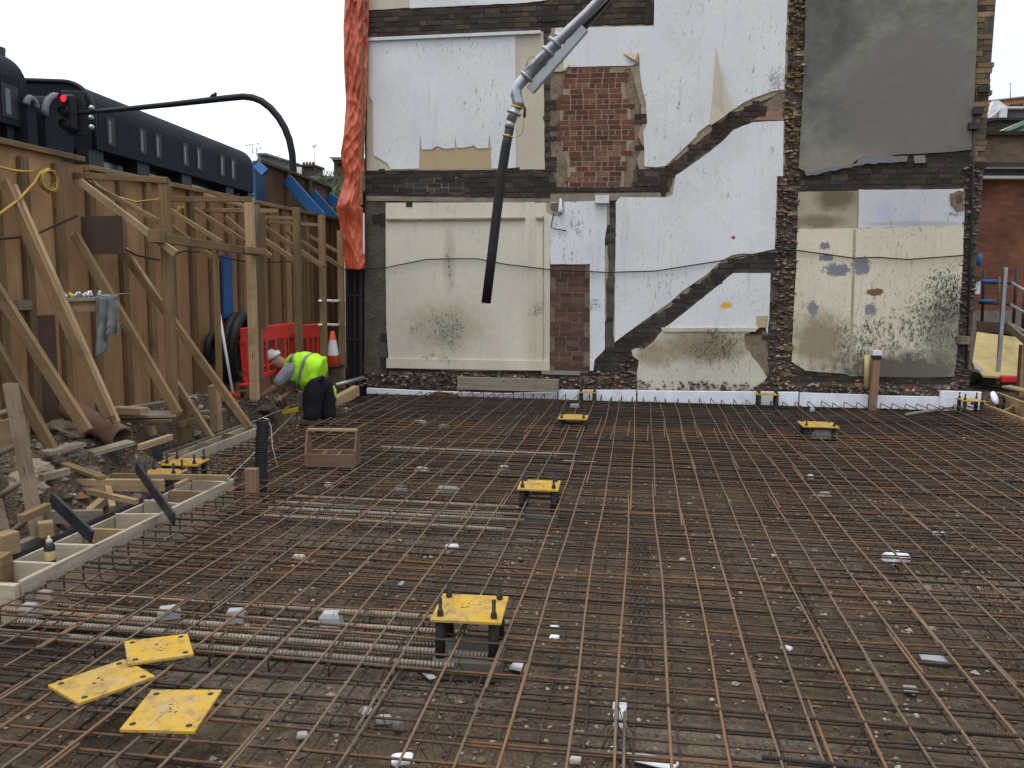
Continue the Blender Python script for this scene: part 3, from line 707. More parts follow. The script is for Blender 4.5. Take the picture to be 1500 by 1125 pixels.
block(583, 1068, -.22, (.05, .05, .07), 'dirty grey spacer leaning beside the dirty white one', 'grey_block')
block(443, 1080, -.20, (.06, .05, .03), 'small pale plastic spacer near the bottom left', 'white_block')
block(845, 1116, -.22, (.06, .05, .03), 'cream scrap at the bottom edge between two bars', 'beige', name='foam_scrap')
block(1312, 822, -.12, (.16, .12, .06), 'white crumpled foam piece on the right half of the mat', 'polystyrene', name='foam_scrap')
block(1152, 951, -.25, (.06, .04, .02), 'tiny white scrap right of centre near the camera', 'white_plastic', name='paper_scrap')
block(1370, 965, -.25, (.15, .09, .015), 'pale crumpled sheet scrap under the bars at lower right', 'white_block', name='sheet_scrap')
block(1208, 727, -.12, (.13, .09, .05), 'grey and white spacer under the mat in the right middle', 'white_block')
block(1187, 702, -.1, (.05, .05, .05), 'tiny white scrap beyond the right middle spacer', 'white_plastic', name='paper_scrap')
block(662, 803, -.12, (.10, .05, .03), 'white flake left of centre below the second plate', 'white_plastic', name='foam_scrap')
block(438, 818, -.15, (.08, .05, .03), 'pale flake left of the thick beam bars', 'beige', name='foam_scrap')
block(738, 690, -.10, (.13, .10, .07), 'pale spacer block just left behind the second yellow plate', 'white_block')
block(618, 690, -.08, (.18, .10, .05), 'pale spacer block behind the second bundle of thick bars', 'white_block')
block(655, 725, -.13, (.26, .14, .10), 'grey concrete block among the second bundle of thick bars', 'grey_block', 0)
block(587, 722, -.10, (.16, .08, .08), 'small grey pyramid block left of the larger grey block', 'grey_block')
block(508, 692, -.10, (.17, .12, .08), 'grey block under the corner of the wooden carry box', 'grey_block', 0)
block(481, 713, -.06, (.09, .07, .05), 'white block in front of the wooden carry box', 'white_block')
block(616, 620, -.05, (.24, .1, .05), 'far pale block between carry box and foam strip', 'white_block')
block(650, 628, -.08, (.14, .12, .08), 'far grey block right of the far pale block', 'grey_block')
block(1205, 641, -.05, (.38, .25, .14), 'grey concrete blocks under the far right yellow plate', 'grey_block', 0)
block(842, 597, -.02, (.18, .12, .07), 'grey stacked blocks behind the far middle plate', 'grey_block', 0)
block(1103, 819, -.2, (.05, .03, .02), 'tiny light fleck in the middle right of the mat', 'white_plastic', name='paper_scrap')
block(1375, 783, -.2, (.12, .05, .02), 'white flake far right on the mat', 'white_plastic', name='paper_scrap')
block(1190, 603, -.02, (.08, .08, .08), 'small white block near the stone pillar plate', 'white_block')
for i in range(12):
    yy = ru(2.2, 9.5); xx = ru(-.4 * yy, .42 * yy); s_ = ru(.02, .06)
    m_ = MB(); c0 = Vector((xx, yy, gh(xx, yy) + .03)); stone(m_, c0, s_ * .8, (1, 1, 1), .4)
    tag(m_.build('plaster_chip', 'white_block'), 'small pale chip of plaster lying on the soil under the mats', 'scrap', 'pale plaster chips under the mats')

# ------------------------------------------------------------ the ruined party wall
house = thing('ruined_building', (0, WY, 0), 'tall ruined party wall with torn white plaster, bricked openings and stair traces, lit by daylight', 'building')
WL, WR = -4.37, 4.78
def Wp(pts, d): return [wp(x, y, d) for x, y in pts]
ext = []   # plaster outlines in (X, Z), bricks are left out beneath them
def inpoly(x, z, P):
    c = False; n = len(P)
    for i in range(n):
        a = P[i]; b = P[(i + 1) % n]
        if (a[1] > z) != (b[1] > z) and x < (b[0] - a[0]) * (z - a[1]) / (b[1] - a[1]) + a[0]: c = not c
    return c
MB().box2((WL, WY + .004, -.6), (WR, WY + 8, 9.5)).build('wall', 'mortar_dark', house)
def patch(name, px, mat, d0=.0, th=.045, amp=.012, step=.05, seed=0., cover=True):
    P = ragged(Wp(px, d0), step, amp, seed)
    if cover: ext.append([(p.x, p.z) for p in P])
    return MB().prism(P, (0, th, 0)).build(name, mat, house)
def P2(px): return [(wp(a, b).x, wp(a, b).z) for a, b in px]
# plaster, traced as it hangs on the wall; each layer stands proud of the one below
BIG = [(540, 61), (755, 51), (756, 246), (574, 247), (560, 238), (549, 232), (547, 230), (546, 150), (540, 138)]
patch('plaster_layer', [(538, 58), (796, 46), (798, 248), (537, 250)], 'beige', .012, amp=.006, seed=1)
patch('white_plaster', [(540, 61), (755, 51), (756, 190), (721, 197), (715, 196), (640, 200), (638, 216), (620, 218), (614, 196), (613, 247), (572, 248), (566, 238), (549, 229), (546, 228), (545, 150), (540, 140)] if 0 else [(540, 61), (755, 51), (756, 246), (720, 247), (719, 218), (717, 197), (715, 217), (700, 218), (694, 213), (678, 217), (669, 216), (667, 197), (666, 217), (652, 218), (640, 214), (632, 219), (618, 219), (615, 198), (614, 247), (572, 248), (568, 240), (556, 232), (547, 228), (546, 150), (540, 140)], 'white_plaster', .028, amp=.003, seed=2, cover=False)
patch('tan_patch', [(613, 216), (720, 216), (720, 247), (613, 248)], 'tan', .0155, amp=.002, seed=3, cover=False)
MB().beam(wp(537, 58, .05), wp(792, 47, .05), .05, .045).build('picture_rail', 'off_white', house)
patch('plaster_layer', [(540, -30), (600, -30), (600, 11), (540, 15)], 'beige', .015, amp=.004, seed=4)
patch('white_plaster', [(600, -30), (800, -30), (802, 0), (770, 4), (600, 12)], 'white_plaster', .02, amp=.004, seed=5)
TOPW = [(814, 41), (958, 38), (959, -40), (1155, -40), (1154, 0), (1151, 60), (1149, 131), (1130, 134), (1105, 143), (1088, 151), (1074, 161), (1061, 169), (1058, 168), (1041, 181), (1036, 184), (1022, 194), (1020, 200), (975, 243), (960, 245), (944, 244), (944, 218), (942, 195), (948, 180), (946, 150), (940, 126), (937, 100), (936, 77), (934, 92), (926, 96), (833, 98), (826, 90), (812, 93), (812, 60)]
patch('plaster_layer', [(806, 41), (958, 36), (958, -40), (1158, -40), (1152, 132), (1074, 166), (976, 246), (936, 248), (933, 232), (942, 215), (934, 196), (942, 182), (938, 150), (930, 125), (924, 101), (830, 102), (800, 104)], 'plaster_edge', .006, amp=.02, seed=6)
patch('white_plaster', TOPW, 'white_plaster', .026, amp=.005, seed=7, cover=False)
LOWW = [(1148, 177), (1103, 179), (1075, 190), (1055, 210), (1040, 222), (1015, 240), (990, 257), (985, 285), (975, 289), (908, 289), (902, 296), (902, 345), (901, 420), (900, 502), (918, 488), (960, 458), (980, 444), (1000, 426), (1034, 403), (1056, 383), (1072, 374), (1088, 371), (1101, 372), (1135, 365), (1137, 300), (1138, 258), (1147, 258)]
patch('plaster_layer', [(x + (2 if x > 1100 else -1), y) for x, y in LOWW[:5]] + [(986, 262), (980, 288), (903, 292), (898, 500), (985, 447), (1060, 385), (1098, 375), (1137, 368), (1140, 258), (1150, 258)], 'plaster_edge', .005, amp=.016, seed=8)
patch('white_plaster', LOWW, 'white_plaster', .025, amp=.004, seed=9, cover=False)
patch('white_plaster', [(1074, 400), (1129, 400), (1127, 464), (1124, 490), (1121, 478), (1100, 482), (971, 482), (985, 472), (1045, 424)], 'white_plaster', .022, amp=.004, seed=10)
patch('cream_plaster', [(971, 482), (1108, 483), (1090, 490), (1092, 508), (1112, 535), (1124, 552), (1118, 560), (1095, 575), (932, 575), (933, 545), (935, 530), (944, 510), (957, 501)], 'cream_low', .022, amp=.012, seed=11)
patch('cream_ledge', [(968, 480), (1112, 480), (1106, 486), (972, 486)], 'cream_low', .045, amp=.003, seed=12, cover=False)
patch('bare_plaster', [(1088, 489), (1124, 485), (1126, 551), (1112, 537), (1092, 508)], 'rubble', .004, amp=.008, seed=13)
patch('tan_patch', [(1108, 463), (1125, 462), (1124, 480), (1109, 480)], 'tan', .0285, amp=.006, seed=14, cover=False)
patch('white_plaster', [(925, 513), (940, 508), (946, 517), (937, 528), (927, 522)], 'cream_low', .02, amp=.008, seed=15)
patch('white_plaster', [(806, 296), (889, 294), (889, 330), (886, 350), (886, 430), (886, 512), (870, 528), (868, 542), (864, 543), (864, 387), (806, 387)], 'white_chipped', .022, amp=.004, seed=16)
patch('plaster_layer', [(884, 294), (893, 294), (893, 330), (884, 328)], 'tan_plaster', .012, amp=.01, seed=17)
patch('plaster_layer', [(884, 360), (890, 360), (891, 400), (888, 420), (888, 470), (884, 470)], 'tan_plaster', .012, amp=.01, seed=18)
patch('torn_plaster_hole', [(800, 297), (826, 296), (827, 310), (820, 316), (808, 315), (801, 308)], 'tan_plaster', .026, amp=.02, seed=19, cover=False)
patch('hole', [(806, 298), (820, 296), (824, 306), (815, 311), (808, 308)], 'mortar_mid', .029, amp=.015, seed=20, cover=False)
patch('cream_panel', [(565, 297), (806, 296), (805, 543), (690, 543), (566, 539), (569, 523), (566, 480), (565, 400)], 'cream_panel', .02, amp=.003, seed=21)
MB().beam(wp(566, 322, .045), wp(769, 320, .045), .035, .03).build('timber_strip', 'wood_grey', house)
MB().beam(wp(785, 320, .045), wp(796, 319.5, .045), .035, .03).build('timber_strip', 'wood_grey', house)
patch('skirting', [(566, 525), (805, 529), (805, 543), (566, 539)], 'cream_panel', .045, amp=.002, seed=22, cover=False)
patch('panel_joint', [(767, 296), (783, 296), (783, 541), (767, 541)], 'cream_panel', .026, amp=.0015, seed=23, cover=False)
patch('panel_joint', [(795, 316), (797, 316), (797, 541), (795, 541)], 'tan_plaster', .022, th=.02, amp=.001, seed=24, cover=False)
patch('skirting', [(864, 528), (871, 528), (869, 543), (864, 543)], 'white_plaster', .04, amp=.002, seed=25, cover=False)
patch('grey_render', [(1181, -40), (1433, -40), (1431, 60), (1427, 150), (1425, 219), (1400, 222), (1330, 226), (1262, 229), (1248, 240), (1225, 247), (1200, 250), (1182, 253), (1170, 246), (1174, 180), (1179, 60)], 'grey_render', .04, .08, amp=.008, seed=26)
patch('stained_plaster', [(1169, 281), (1257, 279), (1256, 335), (1168, 336)], 'stained_tan', .016, amp=.006, seed=27)
patch('blue_white_plaster', [(1258, 278), (1398, 277), (1412, 276), (1413, 314), (1412, 332), (1257, 334)], 'blue_white', .016, amp=.006, seed=28)
patch('cream_plaster', [(1168, 336), (1412, 332), (1411, 380), (1406, 450), (1402, 520), (1398, 552), (1340, 553), (1245, 551), (1240, 548), (1180, 543), (1160, 530), (1162, 470), (1166, 400)], 'cream_stained', .026, amp=.006, seed=29)
patch('panel_joint', [(1250, 336), (1254, 336), (1248, 540), (1244, 540)], 'tan_plaster', .0285, th=.02, amp=.002, seed=30, cover=False)
patch('broken_hole', [(1392, 284), (1404, 279), (1413, 280), (1413, 306), (1402, 309), (1393, 300)], 'rubble', .034, amp=.02, seed=31, cover=False)
patch('hole', [(1399, 287), (1408, 284), (1410, 296), (1402, 299)], 'mortar_dark', .037, amp=.01, seed=32, cover=False)
STAIR = P2([(1072, 374), (1135, 371), (1129, 400), (1074, 400), (1045, 424), (971, 482), (955, 486), (918, 488), (960, 458), (1000, 426), (1034, 403), (1056, 383)])
patch('broken_plaster', [(1120, 152), (1135, 140), (1149, 134), (1150, 160), (1118, 162)], 'rubble', .0, amp=.015, seed=34)
patch('pink_plaster', [(1105, 176), (1120, 163), (1149, 160), (1148, 176)], 'pink_plaster', .004, amp=.006, seed=35)
patch('sooty_render', [(535, 292), (565, 290), (564, 400), (566, 500), (564, 545), (533, 548)], 'sooty_render', .0, amp=.012, seed=36)
patch('ledge_board', [(536, 287), (806, 291), (806, 297), (536, 294)], 'wood_grey', .02, .05, amp=.006, seed=37)
patch('ledge_board', [(806, 284), (985, 282), (985, 291), (806, 296)], 'wood_grey', .02, .05, amp=.006, seed=38)
patch('sooty_render', [(892, 294), (901, 296), (899, 500), (891, 512), (888, 516)], 'sooty_render', .0, amp=.006, seed=39)
patch('tan_border', [(806, 104), (834, 99), (830, 118), (822, 150), (818, 190), (828, 222), (834, 248), (830, 276), (816, 276), (808, 240), (806, 190)], 'rubble', .0, amp=.02, seed=40)
patch('tan_border', [(914, 98), (930, 98), (932, 120), (938, 140), (936, 165), (940, 190), (934, 205), (940, 220), (930, 246), (924, 275), (914, 275), (916, 230), (926, 200), (922, 160), (914, 130)], 'rubble', .0, amp=.02, seed=41)
patch('cream_plaster', [(801, 86), (826, 84), (832, 94), (830, 104), (801, 106)], 'beige', .02, amp=.012, seed=42)
patch('black_felt', [(1178, 252), (1255, 239), (1262, 229), (1300, 227), (1330, 229), (1328, 237), (1270, 240), (1240, 246), (1182, 258)], 'lead', .05, .04, amp=.02, seed=43)
patch('grey_slab', [(1338, 228), (1355, 227), (1356, 238), (1340, 239)], 'grey_block', .03, .06, amp=.002, seed=44)
# peeled sheets standing off the wall
fl = MB()
A_, B_, C_, D_ = wp(1049, 70, .03), wp(1073, 160, .12), wp(1062, 170, .16), wp(1041, 184, .05)
E_ = wp(1043, 150, .03); G_ = wp(1058, 120, .14)
fl.add([A_, G_, B_, C_, D_, E_], [(0, 1, 5), (1, 2, 3), (1, 3, 5), (3, 4, 5)]); o_ = fl.build('peeled_sheet', 'beige', house)
md = o_.modifiers.new('solid', 'SOLIDIFY'); md.thickness = .004
fl = MB(); fl.add([wp(912, 78, .03), wp(935, 77, .03), wp(935, 92, .03), wp(930, 88, .1)], [(0, 3, 1), (1, 3, 2)]); o_ = fl.build('peeled_sheet', 'tan', house); md = o_.modifiers.new('solid', 'SOLIDIFY'); md.thickness = .004
fl = MB(); fl.add([wp(826, 84, .03), wp(833, 97, .09), wp(825, 103, .1), wp(829, 104, .03)], [(0, 1, 2), (0, 2, 3)]); o_ = fl.build('peeled_sheet', 'beige', house); md = o_.modifiers.new('solid', 'SOLIDIFY'); md.thickness = .004
# bricks: every exposed area laid brick by brick
def P2(px): return [(wp(a, b).x, wp(a, b).z) for a, b in px]
RED = P2([(833, 97), (914, 97), (916, 135), (924, 165), (927, 205), (916, 230), (914, 276), (832, 276), (831, 240), (820, 200), (820, 160), (828, 120)])
DOOR = P2([(805, 387), (865, 387), (864, 546), (805, 546)])
COLU = P2([(1157, -40), (1182, -40), (1178, 60), (1174, 180), (1170, 255), (1168, 400), (1162, 570), (1124, 570), (1134, 400), (1137, 258), (1148, 258), (1150, 130)])
QUO = P2([(1433, -40), (1459, -40), (1457, 20), (1450, 120), (1443, 160), (1443, 240), (1424, 240), (1428, 120)])
RR = P2([(1412, 240), (1442, 240), (1436, 330), (1424, 480), (1416, 570), (1397, 570), (1404, 480), (1412, 330)])
BASE = P2([(500, 544), (1450, 552), (1450, 640), (500, 640)])
PAT = P2([(590, 262), (684, 260), (684, 282), (592, 284)])
zt = 7.2
parts = {}
def pick(cols):
    c = random.choice(cols); b_ = ru(.75, 1.22); return tuple(min(.9, v * b_) for v in c)
row = 0; z = -.35; C75 = .0762
while z < zt:
    zc = z + C75 / 2; fl_ = (row % 2) * .1125; flem = row % 2 == 0
    x = WL - fl_; bi = 0
    while x < WR:
        inR = inpoly(x + .05, zc, RED); inD = inpoly(x + .05, zc, DOOR)
        head = (inR and (row // 1) % 3 == 0) or (not inR and not inD and (bi + row) % 3 == 0)
        bw = .113 if head else .2255
        if inR or inD or inpoly(x + .25, zc, RED): bw *= .86
        xc = x + bw / 2; x += bw; bi += 1
        if xc > WR - .02 or xc < WL + .02: 
            if xc > WR - .02: break
            continue
        inR = inpoly(xc, zc, RED); inD = inpoly(xc, zc, DOOR)
        if any(inpoly(xc, zc, P) for P in ext): continue
        tp_ = wp; jit = .008; tilt = .0; nm = 'dark_brickwork'; miss = .02
        cols = [(.048, .041, .037), (.06, .049, .042), (.07, .052, .042), (.052, .046, .041)]
        if inR: nm = 'red_brick_infill'; cols = [(.185, .072, .048), (.215, .092, .062), (.15, .06, .042), (.25, .13, .085)]; miss = 0; jit = .003
        elif inD: nm = 'bricked_doorway'; cols = [(.15, .078, .052), (.12, .062, .044), (.175, .095, .065), (.105, .065, .048)]; miss = 0; jit = .003
        elif inpoly(xc, zc, QUO): nm = 'yellow_brick_quoin'; cols = [(.27, .19, .105), (.22, .155, .085), (.30, .22, .13), (.16, .12, .075)]; miss = 0
        elif inpoly(xc, zc, COLU):
            nm = 'broken_pillar'; jit = .03; tilt = .10; miss = .18
            top = zc > 3.3
            cols = [(.33, .235, .13), (.26, .17, .09), (.15, .09, .06), (.40, .31, .20), (.12, .075, .055)] if top or rnd() < .3 else [(.09, .07, .065), (.06, .05, .048), (.12, .08, .065), (.24, .16, .09), (.14, .12, .115)]
        elif inpoly(xc, zc, RR): nm = 'broken_edge'; jit = .06; tilt = .15; miss = .1; cols = [(.11, .085, .06), (.055, .045, .038), (.17, .13, .09), (.08, .06, .045)]
        elif zc < .33: nm = 'broken_footing'; jit = .035; tilt = .08; miss = .12; cols = [(.18, .085, .06), (.14, .10, .075), (.24, .18, .125), (.10, .08, .062), (.17, .14, .11)]
        elif inpoly(xc, zc, STAIR): cols = [(.062, .052, .044), (.075, .062, .052), (.055, .046, .04)]; jit = .003; miss = 0
        elif inpoly(xc, zc, PAT): cols = [(.09, .075, .065), (.05, .042, .038)]
        elif zc > 4 and xc < .6: cols = [(.075, .06, .047), (.05, .042, .036), (.10, .078, .058), (.06, .045, .035)]
        elif -.2 < xc < 2.1: cols = [(.06, .043, .038), (.075, .05, .042), (.055, .043, .039), (.085, .056, .045)]
        if rnd() < miss: continue
        mb = parts.setdefault(nm, MB())
        if nm in ('broken_pillar', 'broken_edge', 'broken_footing') and not head and rnd() < .5: bw2 = bw * ru(.5, .8)
        else: bw2 = bw
        gap = .017 if nm in ('red_brick_infill', 'bricked_doorway') else .010
        dpt = ru(-jit, jit * .6) 
        R3 = Matrix.Rotation(ru(-tilt, tilt), 3, 'Z') @ Matrix.Rotation(ru(-tilt, tilt), 3, 'Y') @ Matrix.Rotation(ru(-tilt, tilt), 3, 'X')
        mb.box((xc + ru(-.002, .002), WY + .05 - dpt - .010, zc + ru(-.0015, .0015)), (bw2 - gap, .10, C75 - (.016 if inR or inD else .010)), rot=R3, col=pick(cols))
    z += C75; row += 1
Wl = MB()
for P, n_, dk in ((COLU, 900, 0), (RR, 300, 1), (BASE, 1300, 2), (P2([(940, 500), (900, 545), (866, 545), (866, 560), (932, 562), (934, 530)]), 200, 1)):
    xs = [a for a, b in P]; zs = [b for a, b in P]
    for i in range(n_):
        x = ru(min(xs), max(xs)); z = ru(min(zs), max(zs))
        if x < WL + .03 or x > WR - .02 or (dk == 2 and z > .36) or not inpoly(x, z, P) or any(inpoly(x, z, Q) for Q in ext): continue
        cc = random.choice([(.26, .185, .11), (.20, .135, .08), (.15, .105, .07), (.29, .225, .15), (.12, .085, .06)] if dk == 0 and (z > 3.2 or rnd() < .35) else [(.12, .095, .075), (.085, .07, .058), (.15, .12, .09), (.19, .15, .11), (.16, .085, .06)])
        b_ = ru(.8, 1.15); stone(Wl, (x, WY - ru(-.01, .025), z), ru(.022, .058), tuple(v * b_ for v in cc), .6)
Wl.build('crumbled_masonry', 'bits', house)
for nm, mb in parts.items(): mb.build(nm, 'brick', house)
for nm, P in (('infill_mortar', RED), ('doorway_mortar', DOOR)):
    Q = [Vector((a, WY - .0035, b)) for a, b in P]; MB().prism(Q, (0, .045, 0)).build(nm, 'mortar_light' if nm[0] == 'i' else 'mortar_mid', house)
Q = [Vector((a, WY - .002, b)) for a, b in PAT]; MB().prism(ragged(Q, .06, .03, 5), (0, .03, 0)).build('pale_mortar_patch', 'mortar_light', house)
MB().box2((wp(806, 0).x - .05, WY - .06, wp(806, 548).z), (wp(860, 0).x, WY + .04, wp(806, 543).z)).build('doorstep', 'grey_block', house)
MB().box2((WL + .0, WY - .02, wp(600, 589).z - .3), (WR, WY + .04, wp(600, 569).z - .02)).build('footing', 'rubble', house)
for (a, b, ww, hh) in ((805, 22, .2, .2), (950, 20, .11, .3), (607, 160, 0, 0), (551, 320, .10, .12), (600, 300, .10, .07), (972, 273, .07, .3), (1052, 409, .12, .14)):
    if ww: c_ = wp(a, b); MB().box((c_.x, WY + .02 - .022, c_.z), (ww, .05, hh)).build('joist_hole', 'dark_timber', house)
MB().box(wp(882, 292, .06), (.21, .12, .12)).build('pipe_stub', 'off_white', house)
MB().lathe(wp(821, 306, .08), [(.05, -.06), (.035, 0), (.012, .16)], 8).build('hanging_sleeve', 'off_white', house)
MB().tube([wp(811, 312, .04), wp(807, 333, .05), wp(812, 335, .05), wp(830, 338, .05)], .008, 5).build('old_flex', 'rubber', house)
# downpipe bits at the right edge
MB().tube([wp(1427, 160, .05), wp(1425, 260, .05), wp(1415, 540, .08)], .018, 6).build('old_pipe', 'dark_steel', house)
for (a, b) in ((1441, 131), (1432, 163), (1425, 185)): MB().box(wp(a, b, .04), (.14, .12, .09), ru(-.3, .3)).build('iron_bracket', 'dark_steel', house)
MB().box(wp(1410, 498, .08), (.13, .2, .11), .1).build('loose_stone', 'rubble', house)
# cable across the wall
pts = [(503, 395), (565, 392), (625, 380), (660, 379), (700, 379), (740, 387), (806, 395), (890, 399), (960, 397), (1050, 383), (1100, 373), (1140, 365), (1170, 367), (1250, 378), (1288, 377), (1330, 380), (1400, 375), (1432, 371)]
tag(MB().tube([wp(a, b, .055 if i else .3) for i, (a, b) in enumerate(pts)], .010, 6).build('cable', 'rubber'), 'long black cable sagging across the face of the ruined wall', 'cable')
hp = [(1, 350), (25, 348), (60, 340), (113, 316)]
tag(MB().tube([at(a, b, X=-5.25) for a, b in hp], .010, 6).build('cable', 'rubber'), 'black cable clipped across the hoarding left of the brown board', 'cable')
hp = [(183, 365), (200, 374), (232, 381), (250, 376), (268, 368), (292, 369), (330, 378), (370, 385), (430, 383), (480, 388)]
tag(MB().tube([at(a, b, X=-5.2) for a, b in hp], .010, 6).build('cable', 'rubber'), 'black cable looping across the hoarding right of the brown board', 'cable')
# white foam strip at the wall foot
fz = [(537, 565, 578), (620, 569, 580), (735, 573, 582), (816, 571, 583), (818, 568, 583), (932, 568, 584), (934, 569, 584), (1170, 571, 587), (1172, 572, 588), (1272, 575, 592), (1274, 576, 592), (1378, 578, 594)]
def foam(sl, lab, yo):
    top = [at(a, b + 3.5, Y=13.15 - yo) for a, b, c in sl]
    poly = top + [Vector((p.x, p.y, -.03)) for p in top[::-1]]
    tag(MB().prism(poly, (0, .06, 0)).build('foam_board', 'polystyrene', bevel=.004), lab, 'foam board', 'white foam boards along the wall foot')
foam(fz[0:4], 'white foam board at the left end of the wall foot, below the grey plank', 0)
foam(fz[4:6], 'white foam board behind the narrow yellow plate below the bricked doorway', .02)
foam(fz[6:8], 'long white foam board below the white stair plaster', 0)
foam(fz[8:10], 'white foam board left of the wooden post, below the stained cream panel', .01)
foam(fz[10:12], 'white foam board between the wooden post and the tall end board', 0)
foam([(1378, 569, 592), (1438, 571, 592)], 'tall bluish white foam board at the right end of the wall foot', .05)
timber('plank', at(670, 561, Y=13.0), at(818, 565, Y=13.05), .04, .20, 'grey weathered plank leaning along the wall foot under the bricked doorway', mat='wood_grey')
c0 = at(625, 579, Y=12.7)
tag(MB().prism([c0 + Vector(v) for v in ((0, 0, 0), (.5, .02, .0), (.52, .0, .012), (.3, -.02, .05), (.12, -.01, .055))], (0, .1, 0)).build('wood_slab', 'wood_red'), 'curved brown offcut lying at the far edge of the mat by the foam', 'offcut')
# orange sheet hanging down the left corner
t = thing('debris_sheet', (-4.55, 13.1, 2), 'wrinkled orange plastic sheet hanging down the left corner of the ruined wall', 'sheet')
el = [(506, -30), (503, 40), (504, 100), (507, 150), (503, 200), (499, 225), (504, 262), (500, 280), (492, 304), (498, 330), (500, 360), (504, 392)]
er = [(541, -30), (539, 60), (537, 140), (534, 200), (533, 250), (530, 280), (528, 302), (532, 305), (534, 340), (535, 370), (534, 396)]
def itp(P, y):
    for (a, b), (c, d) in zip(P, P[1:]):
        if b <= y <= d: return a + (c - a) * (y - b) / (d - b)
    return P[-1][0]
ny, nxx = 170, 26; vs = []; 
for j in range(ny + 1):
    py = -30 + (395 + 30) * j / ny
    for i in range(nxx + 1):
        u_ = i / nxx; xx = itp(el, py) * (1 - u_) + itp(er, py) * u_
        dd = .06 * mnoise.noise(Vector((u_ * 3.2 + py * .006, py * .012, 0))) + .045 * abs(mnoise.noise(Vector((u_ * 6 - py * .02, py * .03, 5)))) + .035 * (1 - abs(2 * mnoise.noise(Vector((u_ * 4 + py * .028, py * .016 - u_ * 2, 9))))) ** 3 + .022 * (1 - abs(2 * mnoise.noise(Vector((u_ * 3 - py * .03, py * .02, 19))))) ** 4 + .10 * math.sin(u_ * math.pi) + .10 * math.exp(-((py - 300) / 16) ** 2) * math.sin(u_ * math.pi)
        vs.append(at(xx, py, Y=13.2 - dd))
m_ = MB(); m_.add(vs, [(j * (nxx + 1) + i, (j + 1) * (nxx + 1) + i, (j + 1) * (nxx + 1) + i + 1, j * (nxx + 1) + i + 1) for j in range(ny) for i in range(nxx)], smooth=True)
o_ = m_.build('sheet', 'tarp', t); md = o_.modifiers.new('s', 'SOLIDIFY'); md.thickness = .006
for (a, b, c, d) in ((533, 0, 534, 18), (534, 34, 535, 53)): MB().beam(at(a, b, Y=13.0), at(c, d, Y=13.0), .05, .02).build('batten', 'wood_grey', t)
MB().beam(at(531, 68, Y=12.98), at(531, 235, Y=12.98), .045, .03).build('batten', 'wood_stud', t)
MB().beam(at(530, 250, Y=12.98), at(530, 300, Y=12.98), .045, .03).build('batten', 'wood_stud', t)
MB().beam(at(533, 312, Y=12.98), at(533, 372, Y=12.98), .03, .02).build('batten', 'off_white', t)
# dark steel frame below the orange sheet
t = thing('steel_frame', (-4.6, 13.3, 0), 'black steel frame with rails in the gap below the orange sheet', 'frame')
for (a, ww) in ((508, .045), (520, .03), (529, .045)): MB().beam(at(a, 380, Y=13.28), at(a, 560, Y=13.28), ww, ww).build('upright', 'dark_steel', t)
for b in (432, 497): MB().beam(at(506, b, Y=13.26), at(531, b + 1, Y=13.26), .02, .03).build('rail', 'dark_steel', t)
MB().box2((at(503, 400, Y=13.45).x, 13.4, -.2), (WL - .005, 13.5, 3.2)).build('backing', 'dark_timber', t)
tag(MB().tube([at(505, 385, Y=13.15), at(506, 500, Y=13.15), at(507, 540, Y=13.12)], .006, 5).build('rope', 'string'), 'thin pale rope hanging beside the black steel frame', 'rope')
for b in (440, 475): tag(MB().tube([at(468, b + 1, Y=11.6), at(474, b, Y=11.9), at(490, b + 1, Y=12.6), at(504, b, Y=13.2)], .022, 6).build('barrier_tape', 'tarp_band'), ('upper' if b == 440 else 'lower') + ' white band stretched between the last hoarding post and the wall corner', 'band')
tag(MB().tube([at(492, 564, Y=12.3), at(533, 553, Y=12.9)], .03, 10).build('pipe', 'galv'), 'short grey pipe lying on the rubble at the wall corner', 'pipe')
timber('timber_block', at(490, 590, Z=.02), at(522, 572, Z=.1), .10, .16, 'stout pale timber block at the left end of the foam strip, behind the worker', mat='wood_pale')

# ------------------------------------------------------------ the plywood hoarding on the left
HX = -5.4
hd = thing('hoarding', (HX, 8, .2), 'long plywood site hoarding with timber studs along the left bank', 'hoarding')
y = 2.6; ih = 0
while y < 15.2:
    hh = 2.93 if y > 7.2 else 2.97
    MB().box2((HX - .03, y, .12), (HX - .012, min(y + 1.215, 15.2), hh - .05)).build('panel', 'ply', hd); y += 1.22
y = 2.8
while y < 15.2:
    if 9.3 < y < 9.7: pass
    MB().beam((HX + .02, y, .12), (HX + .02, y, 2.84), .095, .045, (1, 0, 0)).build('stud', 'wood_stud', hd, bevel=.003)
    y += .42 + ru(-.1, .1)
MB().beam((HX, 2.5, 2.95), (HX, 7.75, 2.93), .10, .05).build('top_rail', 'wood_stud', hd, bevel=.003)
MB().beam((HX + .02, 7.8, 2.86), (HX + .02, 15.2, 2.86), .10, .05).build('top_rail', 'wood_stud', hd, bevel=.003)
MB().beam((HX + .03, 2.5, 1.55), (HX + .03, 6.9, 1.55), .045, .09).build('mid_rail', 'wood_grey', hd, bevel=.003)
MB().box2((HX + .0, at(85, 330, X=HX).y - .4, .25), (HX + .012, at(66, 330, X=HX).y + .05, 1.45)).build('dark_panel', 'ply_brown', hd)
P_ = [at(a, b, X=HX + .075) for a, b in ((327, 373), (340, 374), (342, 468), (329, 466))]
tag(MB().prism(P_, (-.03, 0, 0)).build('blue_board', 'blue_paint'), 'narrow bright blue board fixed upright on the hoarding above the black hose', 'board')
yb_ = at(120, 345, X=HX + .12).y
P_ = [at(a, b, Y=yb_) for a, b in ((118, 317), (177, 316), (179, 372), (132, 372), (119, 345))]
tag(MB().prism(P_, (0, .018, 0)).build('brown_board', 'ply_brown'), 'plain dark brown square board hanging on the hoarding', 'board')
